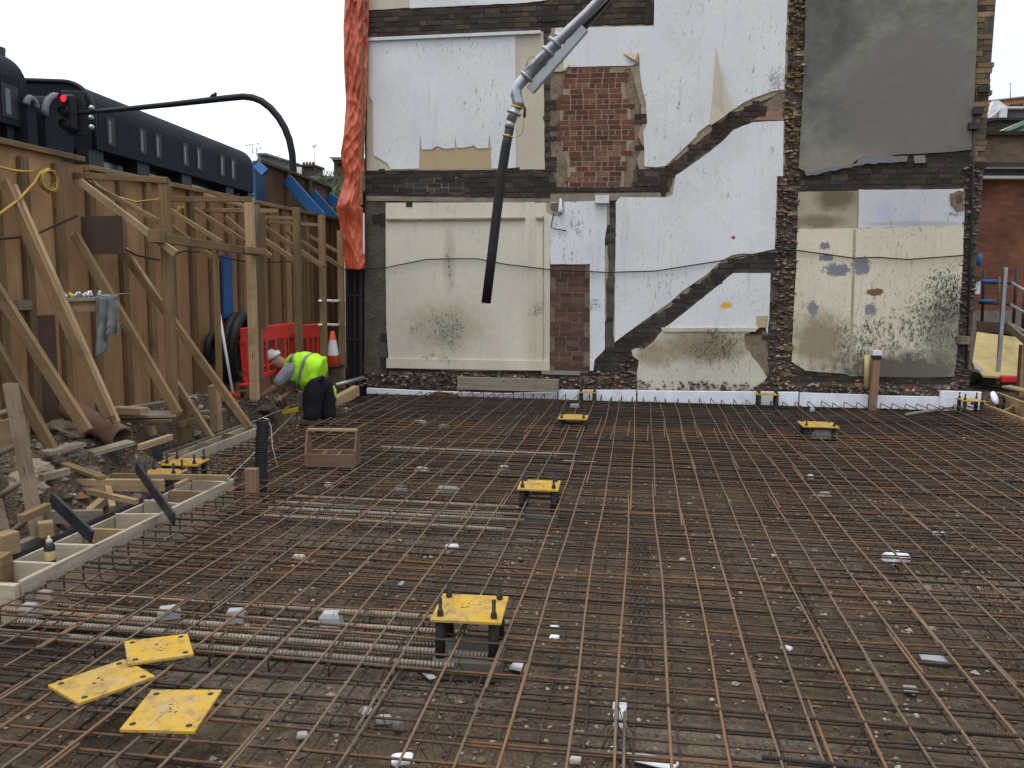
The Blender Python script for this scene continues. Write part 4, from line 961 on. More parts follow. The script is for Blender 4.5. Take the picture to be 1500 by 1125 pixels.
def rakr(a, b, Xa, Xb, w_, lab, n2=False, mat='wood_stud', Y=None):
    p_ = at(*a, X=Xa); q_ = at(*b, X=Xb); 
    if Y is not None: q_ = at(*b, Y=p_.y + Y)
    o_ = timber('raking_prop', p_, q_, .05, w_ * .78, lab, 'prop', mat, 'raking props of the hoarding', upv=(1, 0, .3))
    return o_
rakr((5, 265), (160, 612), HX + .1, 0, .12, 'longest raking prop with double timbers, behind the clay pipe', Y=0)
timber('raking_prop', at(18, 272, X=HX + .1), at(170, 620, Y=at(18, 272, X=HX + .1).y), .045, .07, 'thinner timber doubled beside the longest raking prop', 'prop', 'wood_pale', 'raking props of the hoarding', upv=(1, 0, .3))
rakr((-30, 385), (128, 632), HX + .1, 0, .12, 'raking prop whose foot rests on the stone heap just before the clay pipe', Y=0)
rakr((-50, 430), (78, 662), HX + .1, 0, .12, 'nearest raking prop standing on a pale sole board by the ladder', Y=0)
rakr((109, 344), (261, 606), HX + .1, 0, .11, 'raking prop rising to the brown board, passing behind the cloth', Y=0)
rakr((181, 370), (366, 627), HX + .1, 0, .10, 'raking prop running from the brown board to the far left shutter', Y=.0)
timber('raking_prop', at(183, 364, X=HX + .12), at(300, 540, Y=at(183, 364, X=HX + .12).y + .05), .045, .05, 'slim timber doubled above the prop that reaches the far shutter', 'prop', 'wood_pale', 'raking props of the hoarding', upv=(1, 0, .3))
rakr((255, 556), (310, 641), -4.6, -4.35, .07, 'short raking strut behind the far left shutter', mat='wood_pale')
timber('stake', at(268, 577, X=-4.62), at(272, 646, X=-4.62), .09, .09, 'short upright stake left of the short raking strut', 'stake', 'wood_stud', upv=(1, 0, 0))
timber('stake', at(314, 564, X=-4.5), at(318, 630, X=-4.5), .10, .09, 'short upright stake at the elbow of the long raking prop', 'stake', 'wood_pale', upv=(1, 0, 0))
timber('stake', at(222, 622, X=-4.55), at(228, 660, X=-4.55), .05, .05, 'small pale stake standing in the trench beyond the near shutter', 'stake', 'wood_pale', upv=(1, 0, 0))
PX = -4.5
def post(a, b, w_, lab, mat='wood_stud', X=PX):
    p_ = at(*a, X=X); q_ = at(*b, X=X); q_.y = p_.y; q_.z -= .1
    return timber('post', p_, q_, w_ * .88, w_ * .88, lab, 'post', mat, upv=(1, 0, 0))
post((240, 262), (247, 600), .095, 'tall timber post nearest the camera, standing out from the hoarding')
post((315, 355), (315, 575), .06, 'thin broken edged post between the two tallest posts', 'wood_stud')
post((365, 290), (368, 575), .10, 'tall pale timber post in front of the red barrier', 'wood_pale')
post((377, 300), (380, 545), .05, 'slim post right behind the tall pale post', 'wood_grey', -4.6)
post((383, 312), (386, 470), .07, 'post just right of the tall pale post, under the blue corner strip')
post((434, 304), (438, 545), .095, 'timber post above the worker, fourth from the camera')
post((471, 315), (473, 560), .095, 'last but one timber post before the orange sheet')
post((498, 338), (500, 560), .09, 'last timber post, touching the orange sheet', X=-4.65)
def brc(a, b, Yo, w_, lab, mat='wood_stud', Xa=HX + .1):
    p_ = at(*a, X=Xa); q_ = at(*b, Y=p_.y + Yo)
    return timber('brace', p_, q_, .04, w_ * .8, lab, 'brace', mat, 'braces from the hoarding top to the posts', upv=(1, 0, .3))
brc((117, 266), (258, 372), 0, .085, 'lowest diagonal brace reaching the nearest tall post', 'wood_pale')
brc((130, 268), (236, 326), 0, .06, 'upper diagonal brace reaching the nearest tall post')
brc((236, 322), (312, 378), 0, .075, 'diagonal brace running past the nearest post towards the thin broken post')
brc((228, 295), (325, 355), 0, .06, 'diagonal brace above the midway rail')
brc((285, 306), (358, 353), 0, .06, 'diagonal brace ending at the tall pale post')
brc((330, 318), (397, 376), 0, .07, 'diagonal brace emerging right of the tall pale post')
brc((368, 338), (441, 388), 0, .085, 'long diagonal brace crossing the fourth post')
brc((386, 332), (474, 391), 0, .08, 'long diagonal brace reaching the last but one post')
brc((420, 340), (502, 393), 0, .07, 'long diagonal brace reaching the orange sheet')
brc((452, 345), (500, 372), 0, .06, 'short diagonal brace beneath the orange bulge')
def rail(a, b, Xa, Xb, w_, lab, mat='wood_stud', Yo=None):
    p_ = at(*a, X=Xa); q_ = at(*b, X=Xb) if Yo is None else at(*b, Y=p_.y + Yo)
    return timber('rail', p_, q_, .045, w_ * .82, lab, 'rail', mat)
rail((109, 257), (245, 264), HX, 0, .07, 'crosswise top rail from the hoarding to the nearest tall post', Yo=0, mat='wood_stud')
rail((236, 292), (368, 292), HX, 0, .07, 'crosswise top rail from the hoarding to the tall pale post', Yo=0)
rail((300, 286), (362, 303), HX + .2, PX - .05, .05, 'skewed short timber lying over the top rails')
rail((243, 350), (386, 371), PX + .06, PX + .07, .10, 'midway rail linking the nearest tall post to the pale post')
rail((300, 308), (407, 309), HX, 0, .06, 'third crosswise top rail beyond the tall pale post', Yo=0)
rail((368, 318), (440, 320), HX, 0, .055, 'fourth crosswise top rail reaching the fourth post', Yo=0)
rail((385, 325), (475, 330), HX, 0, .05, 'fifth crosswise top rail near the orange sheet', Yo=0)
rail((360, 366), (386, 368), PX + .12, PX + .13, .09, 'stub end of rail on the right of the pale post')
tag(MB().box(at(229, 346, X=PX) , (.12, .1, .12)).build('packing_block', 'wood_stud', bevel=.003), 'small square packing block on the left of the nearest tall post', 'block')
# yellow rope
tag(MB().tube([at(-20, 240, X=HX + .12), at(20, 250, X=HX + .12), at(45, 252, X=HX + .12), at(62, 247, X=HX + .12), at(50, 268, X=HX + .14), at(28, 292, X=HX + .2), at(0, 313, X=HX + .3), at(-30, 330, X=HX + .3)], .012, 6).build('rope', 'rope'), 'yellow rope looped over the top of the hoarding at far left', 'rope')
m_ = MB()
for i in range(5):
    c_ = at(70, 258, X=HX + .13); m_.tube([c_ + Vector((0.02 * math.sin(i * 2), .11 * math.cos(t_) * ru(.8, 1.1), -.04 + .10 * math.sin(t_) * ru(.8, 1.1))) for t_ in [q * math.pi / 6 for q in range(13)]], .010, 5, cap=False)
tag(m_.build('rope_coil', 'rope'), 'knotted yellow rope coil hanging on the hoarding top rail', 'rope')
tag(MB().tube([at(132, 262, X=HX + .15), at(160, 285, X=HX + .2), at(200, 296, X=-5.0), at(232, 292, X=PX)], .010, 5).build('rope', 'rope'), 'yellow rope sagging between the hoarding and the nearest tall post', 'rope')
tag(MB().tube([at(262, 318, X=HX + .2), at(262, 304, X=HX + .25), at(268, 304, X=HX + .22), at(268, 315, X=HX + .2)], .016, 6).build('rope_loop', 'rope'), 'small yellow strap looped under the rails beyond the nearest post', 'strap')
# shelf with bottles and cloth
sy = at(88, 440, X=-4.95)
s0 = at(86, 440, X=-4.95); s1 = at(174, 436, Y=s0.y + .25)
timber('shelf_board', s0, s1, .14, .03, 'narrow timber shelf fixed across the raking props holding small fittings', 'shelf', 'wood_grey')
timber('shelf_bearer', s0 - Vector((0, 0, .065)), s1 - Vector((.02, 0, .065)), .045, .09, 'pale timber bearer below the narrow shelf', 'timber', 'wood_pale')
for i in range(9):
    p_ = s0.lerp(s1, .06 + i * .07); mt = random.choice(('galv', 'yellow_paint', 'rubber', 'steel_pale'))
    tag(MB().lathe(p_ + Vector((ru(-.02, .02), ru(-.03, .03), .018)), [(.022, 0), (.024, .02), (.015, .035), (.017, .05), (.006, .055)], 8, axis=(ru(-.7, .7), ru(-.7, .7), 1)).build('pipe_fitting', mt), 'small metal fitting in the row along the narrow shelf', 'fitting', 'fittings on the shelf')
ct = MB(); vs = []; nu, nv = 16, 22
p0 = s0.lerp(s1, .70); p1 = s0.lerp(s1, 1.06)
for j in range(nv + 1):
    for i in range(nu + 1):
        u_ = i / nu; v_ = j / nv
        q_ = p0.lerp(p1, u_); dn = (.50 - .17 * u_ + .06 * math.sin(u_ * 7)) * v_
        fo = .035 * math.sin(u_ * 15 + v_ * 1.5) * (.3 + v_) + .02 * mnoise.noise(Vector((u_ * 6, v_ * 5, 0)))
        vs.append(q_ + Vector((.02 + .0 * v_ - .05 * v_ * (1 - u_), -.095 + fo, .03 - dn - .02 * math.sin(u_ * 3.1))))
ct.add(vs, [(j * (nu + 1) + i, j * (nu + 1) + i + 1, (j + 1) * (nu + 1) + i + 1, (j + 1) * (nu + 1) + i) for j in range(nv) for i in range(nu)], smooth=True)
vs2 = [Vector((v.x, v.y + (.17 * min(1, k_ / (nu + 1) / 3)), s0.z + .022)) for k_, v in enumerate(vs[:nu + 1])]
top = [vs[i] for i in range(nu + 1)] + [vs[i] + Vector((0, .17, 0)) for i in range(nu + 1)]
ct.add(top, [(i, i + nu + 1, i + nu + 2, i + 1) for i in range(nu)], smooth=True)
o_ = ct.build('cloth', 'cloth_grey'); md = o_.modifiers.new('s', 'SOLIDIFY'); md.thickness = .008
tag(o_, 'faded grey garment draped over the end of the narrow shelf', 'cloth')

# ------------------------------------------------------------ timber shutters (formwork)
def tray(name, x0, x1, y0, y1, zt_, lab, n, front='wood_form', inner='ply_black', skew=0.):
    t = thing(name, ((x0 + x1) / 2, (y0 + y1) / 2, -.3), lab, 'formwork')
    MB().beam((x1, y0, zt_ - .15), (x1 + skew, y1, zt_ - .15), .028, .30).build('front_board', front, t, bevel=.003)
    MB().beam((x0, y0, zt_ - .02 - .11), (x0 + skew, y1, zt_ - .02 - .11), .022, .22).build('inner_board', inner, t, bevel=.003)
    MB().beam((x0 + .03, y0, zt_ - .10), (x0 + .03 + skew, y1, zt_ - .10), .02, .10).build('inner_batten', 'wood_form', t, bevel=.003)
    for i in range(n):
        yy = y0 + (y1 - y0) * i / (n - 1); dx = skew * i / (n - 1)
        MB().beam((x0 + .045 + dx, yy, zt_ - .10 - ru(.0, .02)), (x1 - .018 + dx, yy + ru(-.03, .03), zt_ - .10 - ru(0, .02)), .025, .17).build('cross_board', 'wood_form' if i % 3 else 'wood_pale', t, bevel=.003)
    return t
tray('timber_shutter', -3.92, -3.495, 4.27, 6.88, .06, 'near long timber shutter tray with a black inner board beside the mat', 8)
P_ = [at(a, b, Z=.04) for a, b in ((-60, 873), (28, 873))]
timber('end_board', (P_[0].x - .3, 4.24, -.07), (-3.49, 4.24, -.07), .045, .24, 'pale end board across the near shutter at the left edge of the picture', mat='wood_form')
tray('timber_shutter', -4.72, -4.40, 7.3, 9.55, .07, 'far left timber shutter tray behind the corrugated duct', 5, inner='wood_grey')
timber('black_board', at(222, 658, Y=7.25), at(236, 655, Y=7.3), .02, .26, 'black faced board end standing at the corner of the far left shutter', mat='ply_black')
def shoulder(a, b, za, zb, w_, h_, lab, mat='wood_pale', name='timber', cat='timber'):
    return timber(name, at(*a, Z=za), at(*b, Z=zb), w_, h_, lab, cat, mat)
shoulder((200, 684), (255, 760), .28, .08, .02, .10, 'black faced board leaning across the far end of the near shutter', 'ply_black')
shoulder((75, 730), (135, 787), .26, .06, .02, .10, 'black faced board leaning across the middle of the near shutter', 'ply_black')
shoulder((107, 710), (240, 711), .10, .10, .05, .10, 'stout horizontal timber behind the far end of the near shutter')
shoulder((155, 700), (165, 745), .12, .0, .05, .05, 'square peg nailed to the stout horizontal timber', 'wood_pale', 'peg', 'peg')
shoulder((158, 728), (125, 755), .0, -.1, .08, .06, 'pale offcut slanting below the stout horizontal timber')
shoulder((12, 758), (150, 756), .0, .0, .05, .10, 'long horizontal timber behind the middle of the near shutter', 'wood_grey')
shoulder((56, 776), (78, 773), .12, .12, .08, .10, 'small timber peg behind the black inner board', 'wood_pale', 'peg', 'peg')
shoulder((-5, 800), (22, 792), .12, .12, .10, .14, 'stout peg at the near end of the black inner board', 'wood_pale', 'peg', 'peg')
shoulder((-10, 835), (12, 835), .0, .0, .12, .20, 'square timber end below the stout peg at the left edge', 'wood_stud', 'peg', 'peg')
shoulder((28, 800), (60, 786), .02, .04, .07, .05, 'grey round timber behind the near end of the shutter', 'wood_grey')
shoulder((258, 712), (275, 704), .13, .13, .04, .04, 'small offcut lying on the far end of the near shutter')
shoulder((165, 697), (335, 700), .09, .09, .03, .05, 'pale timber capping the far end of the near shutter')
shoulder((160, 700), (203, 680), -.05, .12, .02, .2, 'grey board standing behind the black leaning board', 'wood_grey')
shoulder((225, 688), (275, 664), .06, .06, .03, .08, 'pale timber between the two shutters beside the lower yellow plate')
shoulder((178, 678), (222, 677), .10, .10, .05, .06, 'dark and brown offcut behind the lower yellow plate', 'ply_brown')
# spray can standing in the shutter
c_ = at(74, 830, Z=-.03)
c_ = Vector((-3.66, at(74, 830, X=-3.66).y, -.02))
t = thing('spray_can', c_, 'black and yellow aerosol can standing in the near shutter tray', 'spray can')
MB().lathe(c_, [(.031, 0), (.033, .005), (.033, .13), (.022, .15)], 16).build('can', 'rubber', t)
MB().lathe(c_, [(.0335, .04), (.0335, .10)], 16, cap=False).build('label_band', 'dirty_yellow', t)
MB().lathe(c_ + Vector((0, 0, .15)), [(.021, 0), (.018, .02), (.008, .028), (.008, .045)], 12).build('nozzle', 'beige', t)
# right shutter
t = thing('timber_shutter', (5.3, 12, -.3), 'right timber shutter tray beyond the last yellow plate', 'formwork')
A0, A1 = at(1424, 584, Z=.07), at(1510, 617, Z=.07); B0, B1 = at(1460, 574, Z=.18), at(1510, 592, Z=.18)
for (a_, b_, nm, hh) in ((A0, A1, 'front_board', .26), (B0, B1, 'back_board', .34)): MB().beam(a_ - Vector((0, 0, hh / 2)), b_ - Vector((0, 0, hh / 2)), .028, hh).build(nm, 'wood_pale', t, bevel=.003)
for f in (.15, .55, .9): MB().beam(A0.lerp(A1, f) - Vector((0, 0, .1)), B0.lerp(B1, f) - Vector((0, 0, .18)), .025, .16).build('cross_board', 'wood_stud', t, bevel=.003)
tag(MB().tube([at(1466, 590, Z=.1) + Vector((0, 0, .10 * math.sin(q))) + Vector((.05 * math.cos(q), 0, 0)) for q in [i * math.pi / 5 for i in range(11)]], .02, 6).build('hose_loop', 'rubber'), 'short black hose loop lying in the right shutter tray', 'hose')
tag(MB().lathe(at(1457, 583, Y=13.1) , [(.0, -.01), (.10, -.01), (.10, .01), (0, .01)], 20, axis=(.9, -.8, .5)).build('white_disc', 'polystyrene'), 'white round foam disc leaning at the corner of the right shutter', 'disc')
timber('stick', at(1327, 607, Z=.03), at(1400, 596, Z=.03), .03, .03, 'grey stick lying on the mat near the right end', mat='wood_grey', cat='stick')
# post with white top and yellow pipe
c_ = at(1280, 588, Y=12.95)
t = thing('timber_post', (c_.x, 12.95, -.3), 'brown timber post with black tape and a white top, standing at the foam strip', 'post')
zt_ = at(1281, 515, Y=12.95).z
MB().beam((c_.x - .02, 12.95, -.3), (c_.x, 12.95, zt_ - .11), .10, .09, (0, 1, 0)).build('shaft', 'wood_red', t, bevel=.003)
MB().beam((c_.x, 12.95, zt_ - .11), (c_.x, 12.95, zt_ - .05), .115, .105, (0, 1, 0)).build('black_band', 'rubber', t)
MB().beam((c_.x, 12.95, zt_ - .05), (c_.x, 12.95, zt_ + .02), .125, .11, (0, 1, 0)).build('white_cap', 'white_plastic', t)
a_ = at(1270, 520, Y=13.1); b_ = at(1269, 568, Y=13.1)
tag(MB().tube([a_, a_.lerp(b_, .5), b_], .035, 10).build('yellow_pipe', 'dirty_yellow'), 'yellow gas pipe rising behind the brown timber post', 'pipe')
# posts and duct on the mat
p_ = at(370, 728, Z=-.05); 
tag(MB().beam((p_.x, p_.y, -.3), (p_.x, p_.y, at(370, 686, Y=p_.y).z), .10, .07, (0, 1, 0)).build('timber_stub', 'wood_red', bevel=.003), 'short reddish timber stub rising through the mat before the corrugated duct', 'post')
p_ = at(386, 700, Z=0); tz = at(387, 616, Y=p_.y).z
pr = []; z = -.3
while z < tz:
    pr += [(.050, z), (.058, z + .006), (.058, z + .012), (.050, z + .018)]; z += .020
m_ = MB(); n_ = 18; vs = []
for i, (r_, z_) in enumerate(pr):
    cx = p_.x + .05 * ((z_ + .3) / .9) ** 2 - .03; 
    for k_ in range(n_): vs.append((cx + r_ * math.cos(2 * math.pi * k_ / n_), p_.y + r_ * math.sin(2 * math.pi * k_ / n_), z_))
m_.add(vs, [(i * n_ + k_, i * n_ + (k_ + 1) % n_, (i + 1) * n_ + (k_ + 1) % n_, (i + 1) * n_ + k_) for i in range(len(pr) - 1) for k_ in range(n_)], smooth=True)
o_ = m_.build('corrugated_duct', 'rubber'); md = o_.modifiers.new('s', 'SOLIDIFY'); md.thickness = .004
tag(o_, 'black corrugated duct standing upright out of the mat', 'duct')
tag(MB().tube([at(385, 612, Y=p_.y), at(392, 614, Y=p_.y), at(397, 625, Y=p_.y), at(399, 655, Y=p_.y), at(406, 681, Y=p_.y)], .004, 4).build('string', 'string'), 'pale string hanging beside the corrugated duct', 'string')
# carry box
c_ = at(484, 686, Z=.0); bw_, bd_ = .46, .22
t = thing('tool_box', (c_.x, c_.y, 0), 'open wooden carry box with a bar handle and divided tray, standing on the mat', 'tool box')
rz = .12; R3 = Matrix.Rotation(rz, 3, 'Z')
def L_(x, y, z): return c_ + R3 @ Vector((x, y, z + .02))
MB().beam(L_(-bw_ / 2, 0, .055), L_(bw_ / 2, 0, .055), .014, .13).build('front_panel', 'wood_red', t, bevel=.002)
MB().beam(L_(-bw_ / 2, bd_, .055), L_(bw_ / 2, bd_, .055), .014, .13).build('back_panel', 'wood_red', t, bevel=.002)
MB().beam(L_(-bw_ / 2, bd_ / 2, .0), L_(bw_ / 2, bd_ / 2, .0), bd_, .014).build('floor', 'wood_red', t)
for s_ in (-1, 1):
    q_ = [L_(s_ * bw_ / 2, -.01, 0), L_(s_ * bw_ / 2, bd_ + .01, 0), L_(s_ * bw_ / 2, bd_ + .01, .12), L_(s_ * bw_ / 2, bd_ / 2 + .045, .335), L_(s_ * bw_ / 2, bd_ / 2 - .045, .335), L_(s_ * bw_ / 2, -.01, .12)]
    MB().prism(q_, R3 @ Vector((s_ * .016, 0, 0))).build('end_panel', 'wood_red', t, bevel=.002)
for s_ in (-.08, .07): MB().beam(L_(s_, 0.01, .06), L_(s_, bd_ - .01, .06), .01, .11).build('divider', 'wood_pale', t)
MB().beam(L_(-bw_ / 2 - .01, bd_ / 2, .335), L_(bw_ / 2 + .01, bd_ / 2, .335), .05, .022).build('handle', 'wood_pale', t, bevel=.002)

# ------------------------------------------------------------ ladder, pipe, planks on the bank
t = thing('ladder', (-4.2, 5, .0), 'weathered wooden ladder leaning in the trench at the left edge', 'ladder')
l0, l1 = at(15, 562, X=-4.30), at(58, 795, X=-4.0)
w0, w1 = at(-52, 575, X=-4.75), at(18, 830, X=-4.25)
MB().beam(l0, l1, .045, .10, (0, 1, 0)).build('stile', 'wood_ladder', t, bevel=.003); MB().beam(w0, w1, .045, .10, (0, 1, 0)).build('stile', 'wood_ladder', t, bevel=.003)
for f in (.16, .38, .60, .82): MB().tube([l0.lerp(l1, f), w0.lerp(w1, f + .02)], .02, 10).build('rung', 'wood_grey', t)
a_ = at(163, 634, X=-4.6); b_ = at(100, 598, X=-5.15); ax = (a_ - b_).normalized()
Lp = (a_ - b_).length
o_ = MB().lathe(b_, [(.098, 0), (.098, Lp), (.112, Lp + .01), (.115, Lp + .14), (.110, Lp + .15), (.090, Lp + .148), (.086, Lp), (.084, Lp - .3), (.084, .02)], 28, axis=ax, cap=False).build('drain_pipe', 'clay')
tag(o_, 'brown clay drain pipe with its socket end facing the camera on the bank', 'pipe')
def bank(a, b, za, zb, w_, h_, lab, mat='wood_grey', cat='plank', name='plank'):
    return timber(name, at(*a, Z=za), at(*b, Z=zb), w_, h_, lab, cat, mat)
bank((65, 664), (120, 650), .42, .44, .12, .035, 'pale sole board below the nearest raking prop')
bank((132, 664), (192, 648), .36, .40, .14, .035, 'weathered plank jutting over the trench under the clay pipe')
bank((165, 608), (262, 606), .50, .50, .30, .03, 'broad old board lying flat on the bank right of the clay pipe', 'wood_grey')
bank((160, 614), (258, 613), .46, .46, .30, .03, 'second old board under the broad board on the bank', 'wood_stud')
bank((168, 600), (212, 602), .57, .57, .12, .06, 'short thick pale board on top of the old boards', 'wood_pale')
bank((150, 632), (174, 624), .42, .42, .10, .05, 'small timber block under the mouth of the clay pipe', 'wood_stud')
bank((190, 596), (245, 588), .52, .54, .08, .02, 'thin grey strip lying behind the old boards')
bank((95, 667), (130, 662), .36, .36, .1, .03, 'half buried board end on the rubble before the weathered plank')
bank((205, 706), (232, 640), -.2, -.2, .05, .05, 'timber lying low in the trench between bank and mat', 'wood_grey')
bank((42, 655), (48, 653), .4, .4, .03, .03, 'short round peg beside the ladder', 'wood_pale')
tag(MB().box(at(15, 640, X=-5.0), (.03, .42, .30)).build('orange_board', 'wood_pale', bevel=.003), 'pale plywood offcut behind the ladder', 'board')
c_ = at(152, 607, X=-4.75)
m_ = MB()
for i in range(9):
    a_ = i * .8; m_.tube([c_, c_ + Vector((.02, .05 * math.cos(a_), .05 * math.sin(a_))), c_ + Vector((.03, .11 * math.cos(a_ + .3), .09 * math.sin(a_ + .4) - .02))], [.012, .010, .003], 4)
tag(m_.build('tape_knot', 'pink'), 'pink tape tied round the foot of the longest raking prop', 'tape')
def lump(px, py, Z_, r_, lab, mat='rubble', sq=.6, cat='stone'):
    c_ = at(px, py, Z=Z_); m_ = MB(); n1, n2 = 12, 18; vs = []
    for j in range(n1 + 1):
        th = math.pi * j / n1
        for i in range(n2):
            ph = 2 * math.pi * i / n2; d_ = Vector((math.sin(th) * math.cos(ph), math.sin(th) * math.sin(ph), math.cos(th)))
            rr = r_ * (1 + .45 * mnoise.noise(d_ * 1.7 + c_) + .18 * mnoise.noise(d_ * 5 + c_)); vs.append(c_ + Vector((d_.x * rr, d_.y * rr, d_.z * rr * sq)))
    m_.add(vs, [(j * n2 + i, (j + 1) * n2 + i, (j + 1) * n2 + (i + 1) % n2, j * n2 + (i + 1) % n2) for j in range(n1) for i in range(n2)], smooth=False)
    return tag(m_.build('boulder', mat), lab, cat)
lump(95, 632, .42, .17, 'large pale stone lump below the second raking prop'); lump(122, 627, .44, .12, 'pale folded rubble lump beside the clay pipe', 'mortar_light')
lump(60, 628, .42, .10, 'dark stone lump left of the large pale lump', 'mortar_mid'); lump(118, 595, .48, .12, 'grey crumpled lump against the hoarding behind the clay pipe', 'mortar_mid')
lump(52, 690, .30, .13, 'whitish stone lump beside the ladder foot', 'mortar_light'); lump(30, 712, .25, .15, 'broad pale rubble lump between the ladder stiles', 'mortar_light')
lump(135, 690, .2, .07, 'small pale stone in the earth slope', 'mortar_light'); lump(75, 715, .15, .06, 'broken red brick lump in the earth slope', 'clay')
lump(250, 590, .30, .16, 'dark earth lump behind the raking props', 'mortar_mid'); lump(345, 600, .1, .2, 'dark earth lump left of the worker hand', 'mortar_mid'); lump(385, 600, .05, .16, 'flat stone under the worker glove', 'mortar_mid', .35)
lump(520, 560, .1, .16, 'rubble lump at the foot of the black frame', 'mortar_mid'); lump(1420, 555, .18, .2, 'brown rubble lump at the broken right end of the wall'); lump(1395, 558, .15, .14, 'smaller rubble lump left of the brown one'); lump(1450, 565, .1, .2, 'dark rubble lump beside the red beam', 'mortar_mid'); lump(1250, 562, .12, .1, 'crumbled stone at the foot of the yellow pipe')
cb = MB()
for i in range(14):
    c_ = at(40 + i * 1.3, 632 + ru(-8, 8), Z=.42); cb.tube([c_ + Vector((ru(-.1, 0), ru(-.2, -.1), ru(0, .05))), c_ + Vector((0, 0, ru(.03, .08))), c_ + Vector((ru(0, .12), ru(.1, .25), ru(-.02, .03)))], .008, 5)
tag(cb.build('cable_bundle', 'rubber'), 'tangle of dark blue cables on the bank left of the large stone', 'cables')
# rubber tyres / hose rings standing against the hoarding
def ring(px, py, X_, R_, r_, lab):
    c_ = at(px, py, X=X_); tilt = .25; m_ = MB(); n_ = 36; vs = []
    for i in range(n_):
        a_ = 2 * math.pi * i / n_; d_ = Vector((-.35 * math.cos(a_) * .5 + .12 * math.sin(a_), math.cos(a_) * .93, math.sin(a_)))
        for k_ in range(10):
            b_ = 2 * math.pi * k_ / 10; vs.append(c_ + d_ * (R_ + r_ * math.cos(b_)) + Vector((1, .3, 0)).normalized() * (r_ * math.sin(b_)))
    m_.add(vs, [(i * 10 + k_, ((i + 1) % n_) * 10 + k_, ((i + 1) % n_) * 10 + (k_ + 1) % 10, i * 10 + (k_ + 1) % 10) for i in range(n_) for k_ in range(10)], smooth=True)
    return tag(m_.build('hose_coil', 'rubber'), lab, 'hose coil')
ring(352, 508, -5.15, .40, .065, 'front black hose coil leaning against the hoarding beside the red barrier')
ring(342, 510, -5.25, .42, .06, 'rear black hose coil leaning against the hoarding behind the front coil')
ring(309, 510, -5.32, .16, .045, 'small black rubber ring on the hoarding left of the hose coils')
tag(MB().tube([at(321, 457, X=-4.75), at(343, 590, X=-4.6)], .016, 8).build('pole', 'off_white'), 'thin pale pole leaning from the bank towards the hoarding by the hose coils', 'pole')
t = thing('pipe_wrench', at(342, 585, X=-4.6), 'red hand tool standing at the foot of the thin pale pole', 'tool')
MB().beam(at(343, 575, X=-4.58), at(345, 596, X=-4.58), .02, .035, (0, 1, 0)).build('shaft', 'red_plastic', t); MB().beam(at(338, 577, X=-4.58), at(349, 577, X=-4.58), .03, .03).build('head', 'red_plastic', t)
# red plastic barriers
def barrier(a, b, c, d, Y0, Y1, lab, refl=False):
    """corners in the picture: top left, top right, bottom right, bottom left"""
    A = at(*a, Y=Y0); D = at(*d, Y=Y0); B = at(*b, Y=Y1); C = at(*c, Y=Y1)
    t = thing('barrier', (A + B + C + D) / 4 - Vector((0, 0, (A.z - D.z) / 2)), lab, 'barrier', 'red plastic site barriers')
    def q(u_, v_): return (A.lerp(B, u_)).lerp(D.lerp(C, u_), v_)
    MB().beam(q(0, .13), q(1, .13), .05, (A.z - D.z) * .30).build('top_panel', 'red_plastic', t, bevel=.01)
    MB().beam(q(0, .95), q(1, .95), .045, (A.z - D.z) * .1).build('bottom_rail', 'red_plastic', t, bevel=.01)
    MB().beam(q(0, .76), q(1, .76), .03, .035).build('cross_rail', 'red_plastic', t, bevel=.004)
    for i in range(6):
        u_ = .03 + .94 * i / 5; MB().beam(q(u_, .2), q(u_, .96), .05 if i in (0, 5) else .035, .09 if i in (0, 5) else .05, (1, 0, 0)).build('bar', 'red_plastic', t, bevel=.004)
    for u_ in (.06, .94): MB().box(q(u_, 1.02), (.10, .35, .04)).build('foot', 'red_plastic', t, bevel=.01)
    if refl:
        for u_ in (.3, .65): MB().beam(q(u_ - .08, .14) - Vector((0, .03, 0)), q(u_ + .08, .14) - Vector((0, .03, 0)), .006, .12).build('reflector', 'refl', t)
barrier((353, 482), (430, 475), (432, 540), (360, 562), 9.7, 11.0, 'front red plastic barrier between the pale post and the worker')
barrier((428, 478), (472, 474), (472, 545), (436, 548), 11.6, 12.6, 'rear red plastic barrier with grey reflectors behind the worker', True)
# cone
c_ = at(488, 538, Y=12.7)
t = thing('traffic_cone', c_, 'orange traffic cone with a white sleeve in the corner by the wall', 'cone')
hc = at(488, 485, Y=12.7).z - c_.z
MB().lathe(c_, [(.115, .03), (.03, hc), (.018, hc)], 20).build('body', 'orange_plastic', t)
MB().lathe(c_, [(.115 - .085 * .30 + .004, .03 + (hc - .03) * .30), (.115 - .085 * .75 + .004, .03 + (hc - .03) * .75)], 20, cap=False).build('white_sleeve', 'white_plastic', t)
MB().box(c_ + Vector((0, 0, .015)), (.28, .28, .03)).build('base', 'rubber', t, bevel=.006)
# string lines
for i, (a, b, za, zb) in enumerate((((360, 622), (437, 590), .12, .12), ((333, 702), (432, 605), .10, .1))):
    tag(MB().tube([at(*a, Z=za), at(*b, Z=zb)], .003, 4).build('string_line', 'string'), ('far' if i == 0 else 'near') + ' taut white string line running to the worker', 'string')
# long bent dark bar lying on the mat
tag(MB().tube([at(a, b, Z=z_) for a, b, z_ in ((440, 612, .03), (500, 606, .03), (540, 604, .04), (570, 600, .05))] + [at(580, 594, Z=.09), at(582, 578, Z=.30) if 0 else at(582, 585, Y=at(580, 594, Z=.09).y + .02), at(581, 577, Y=at(580, 594, Z=.09).y + .02)], .011, 8).build('bent_bar', 'wire'), 'long black bent bar lying on the mat right of the worker', 'steel bar')

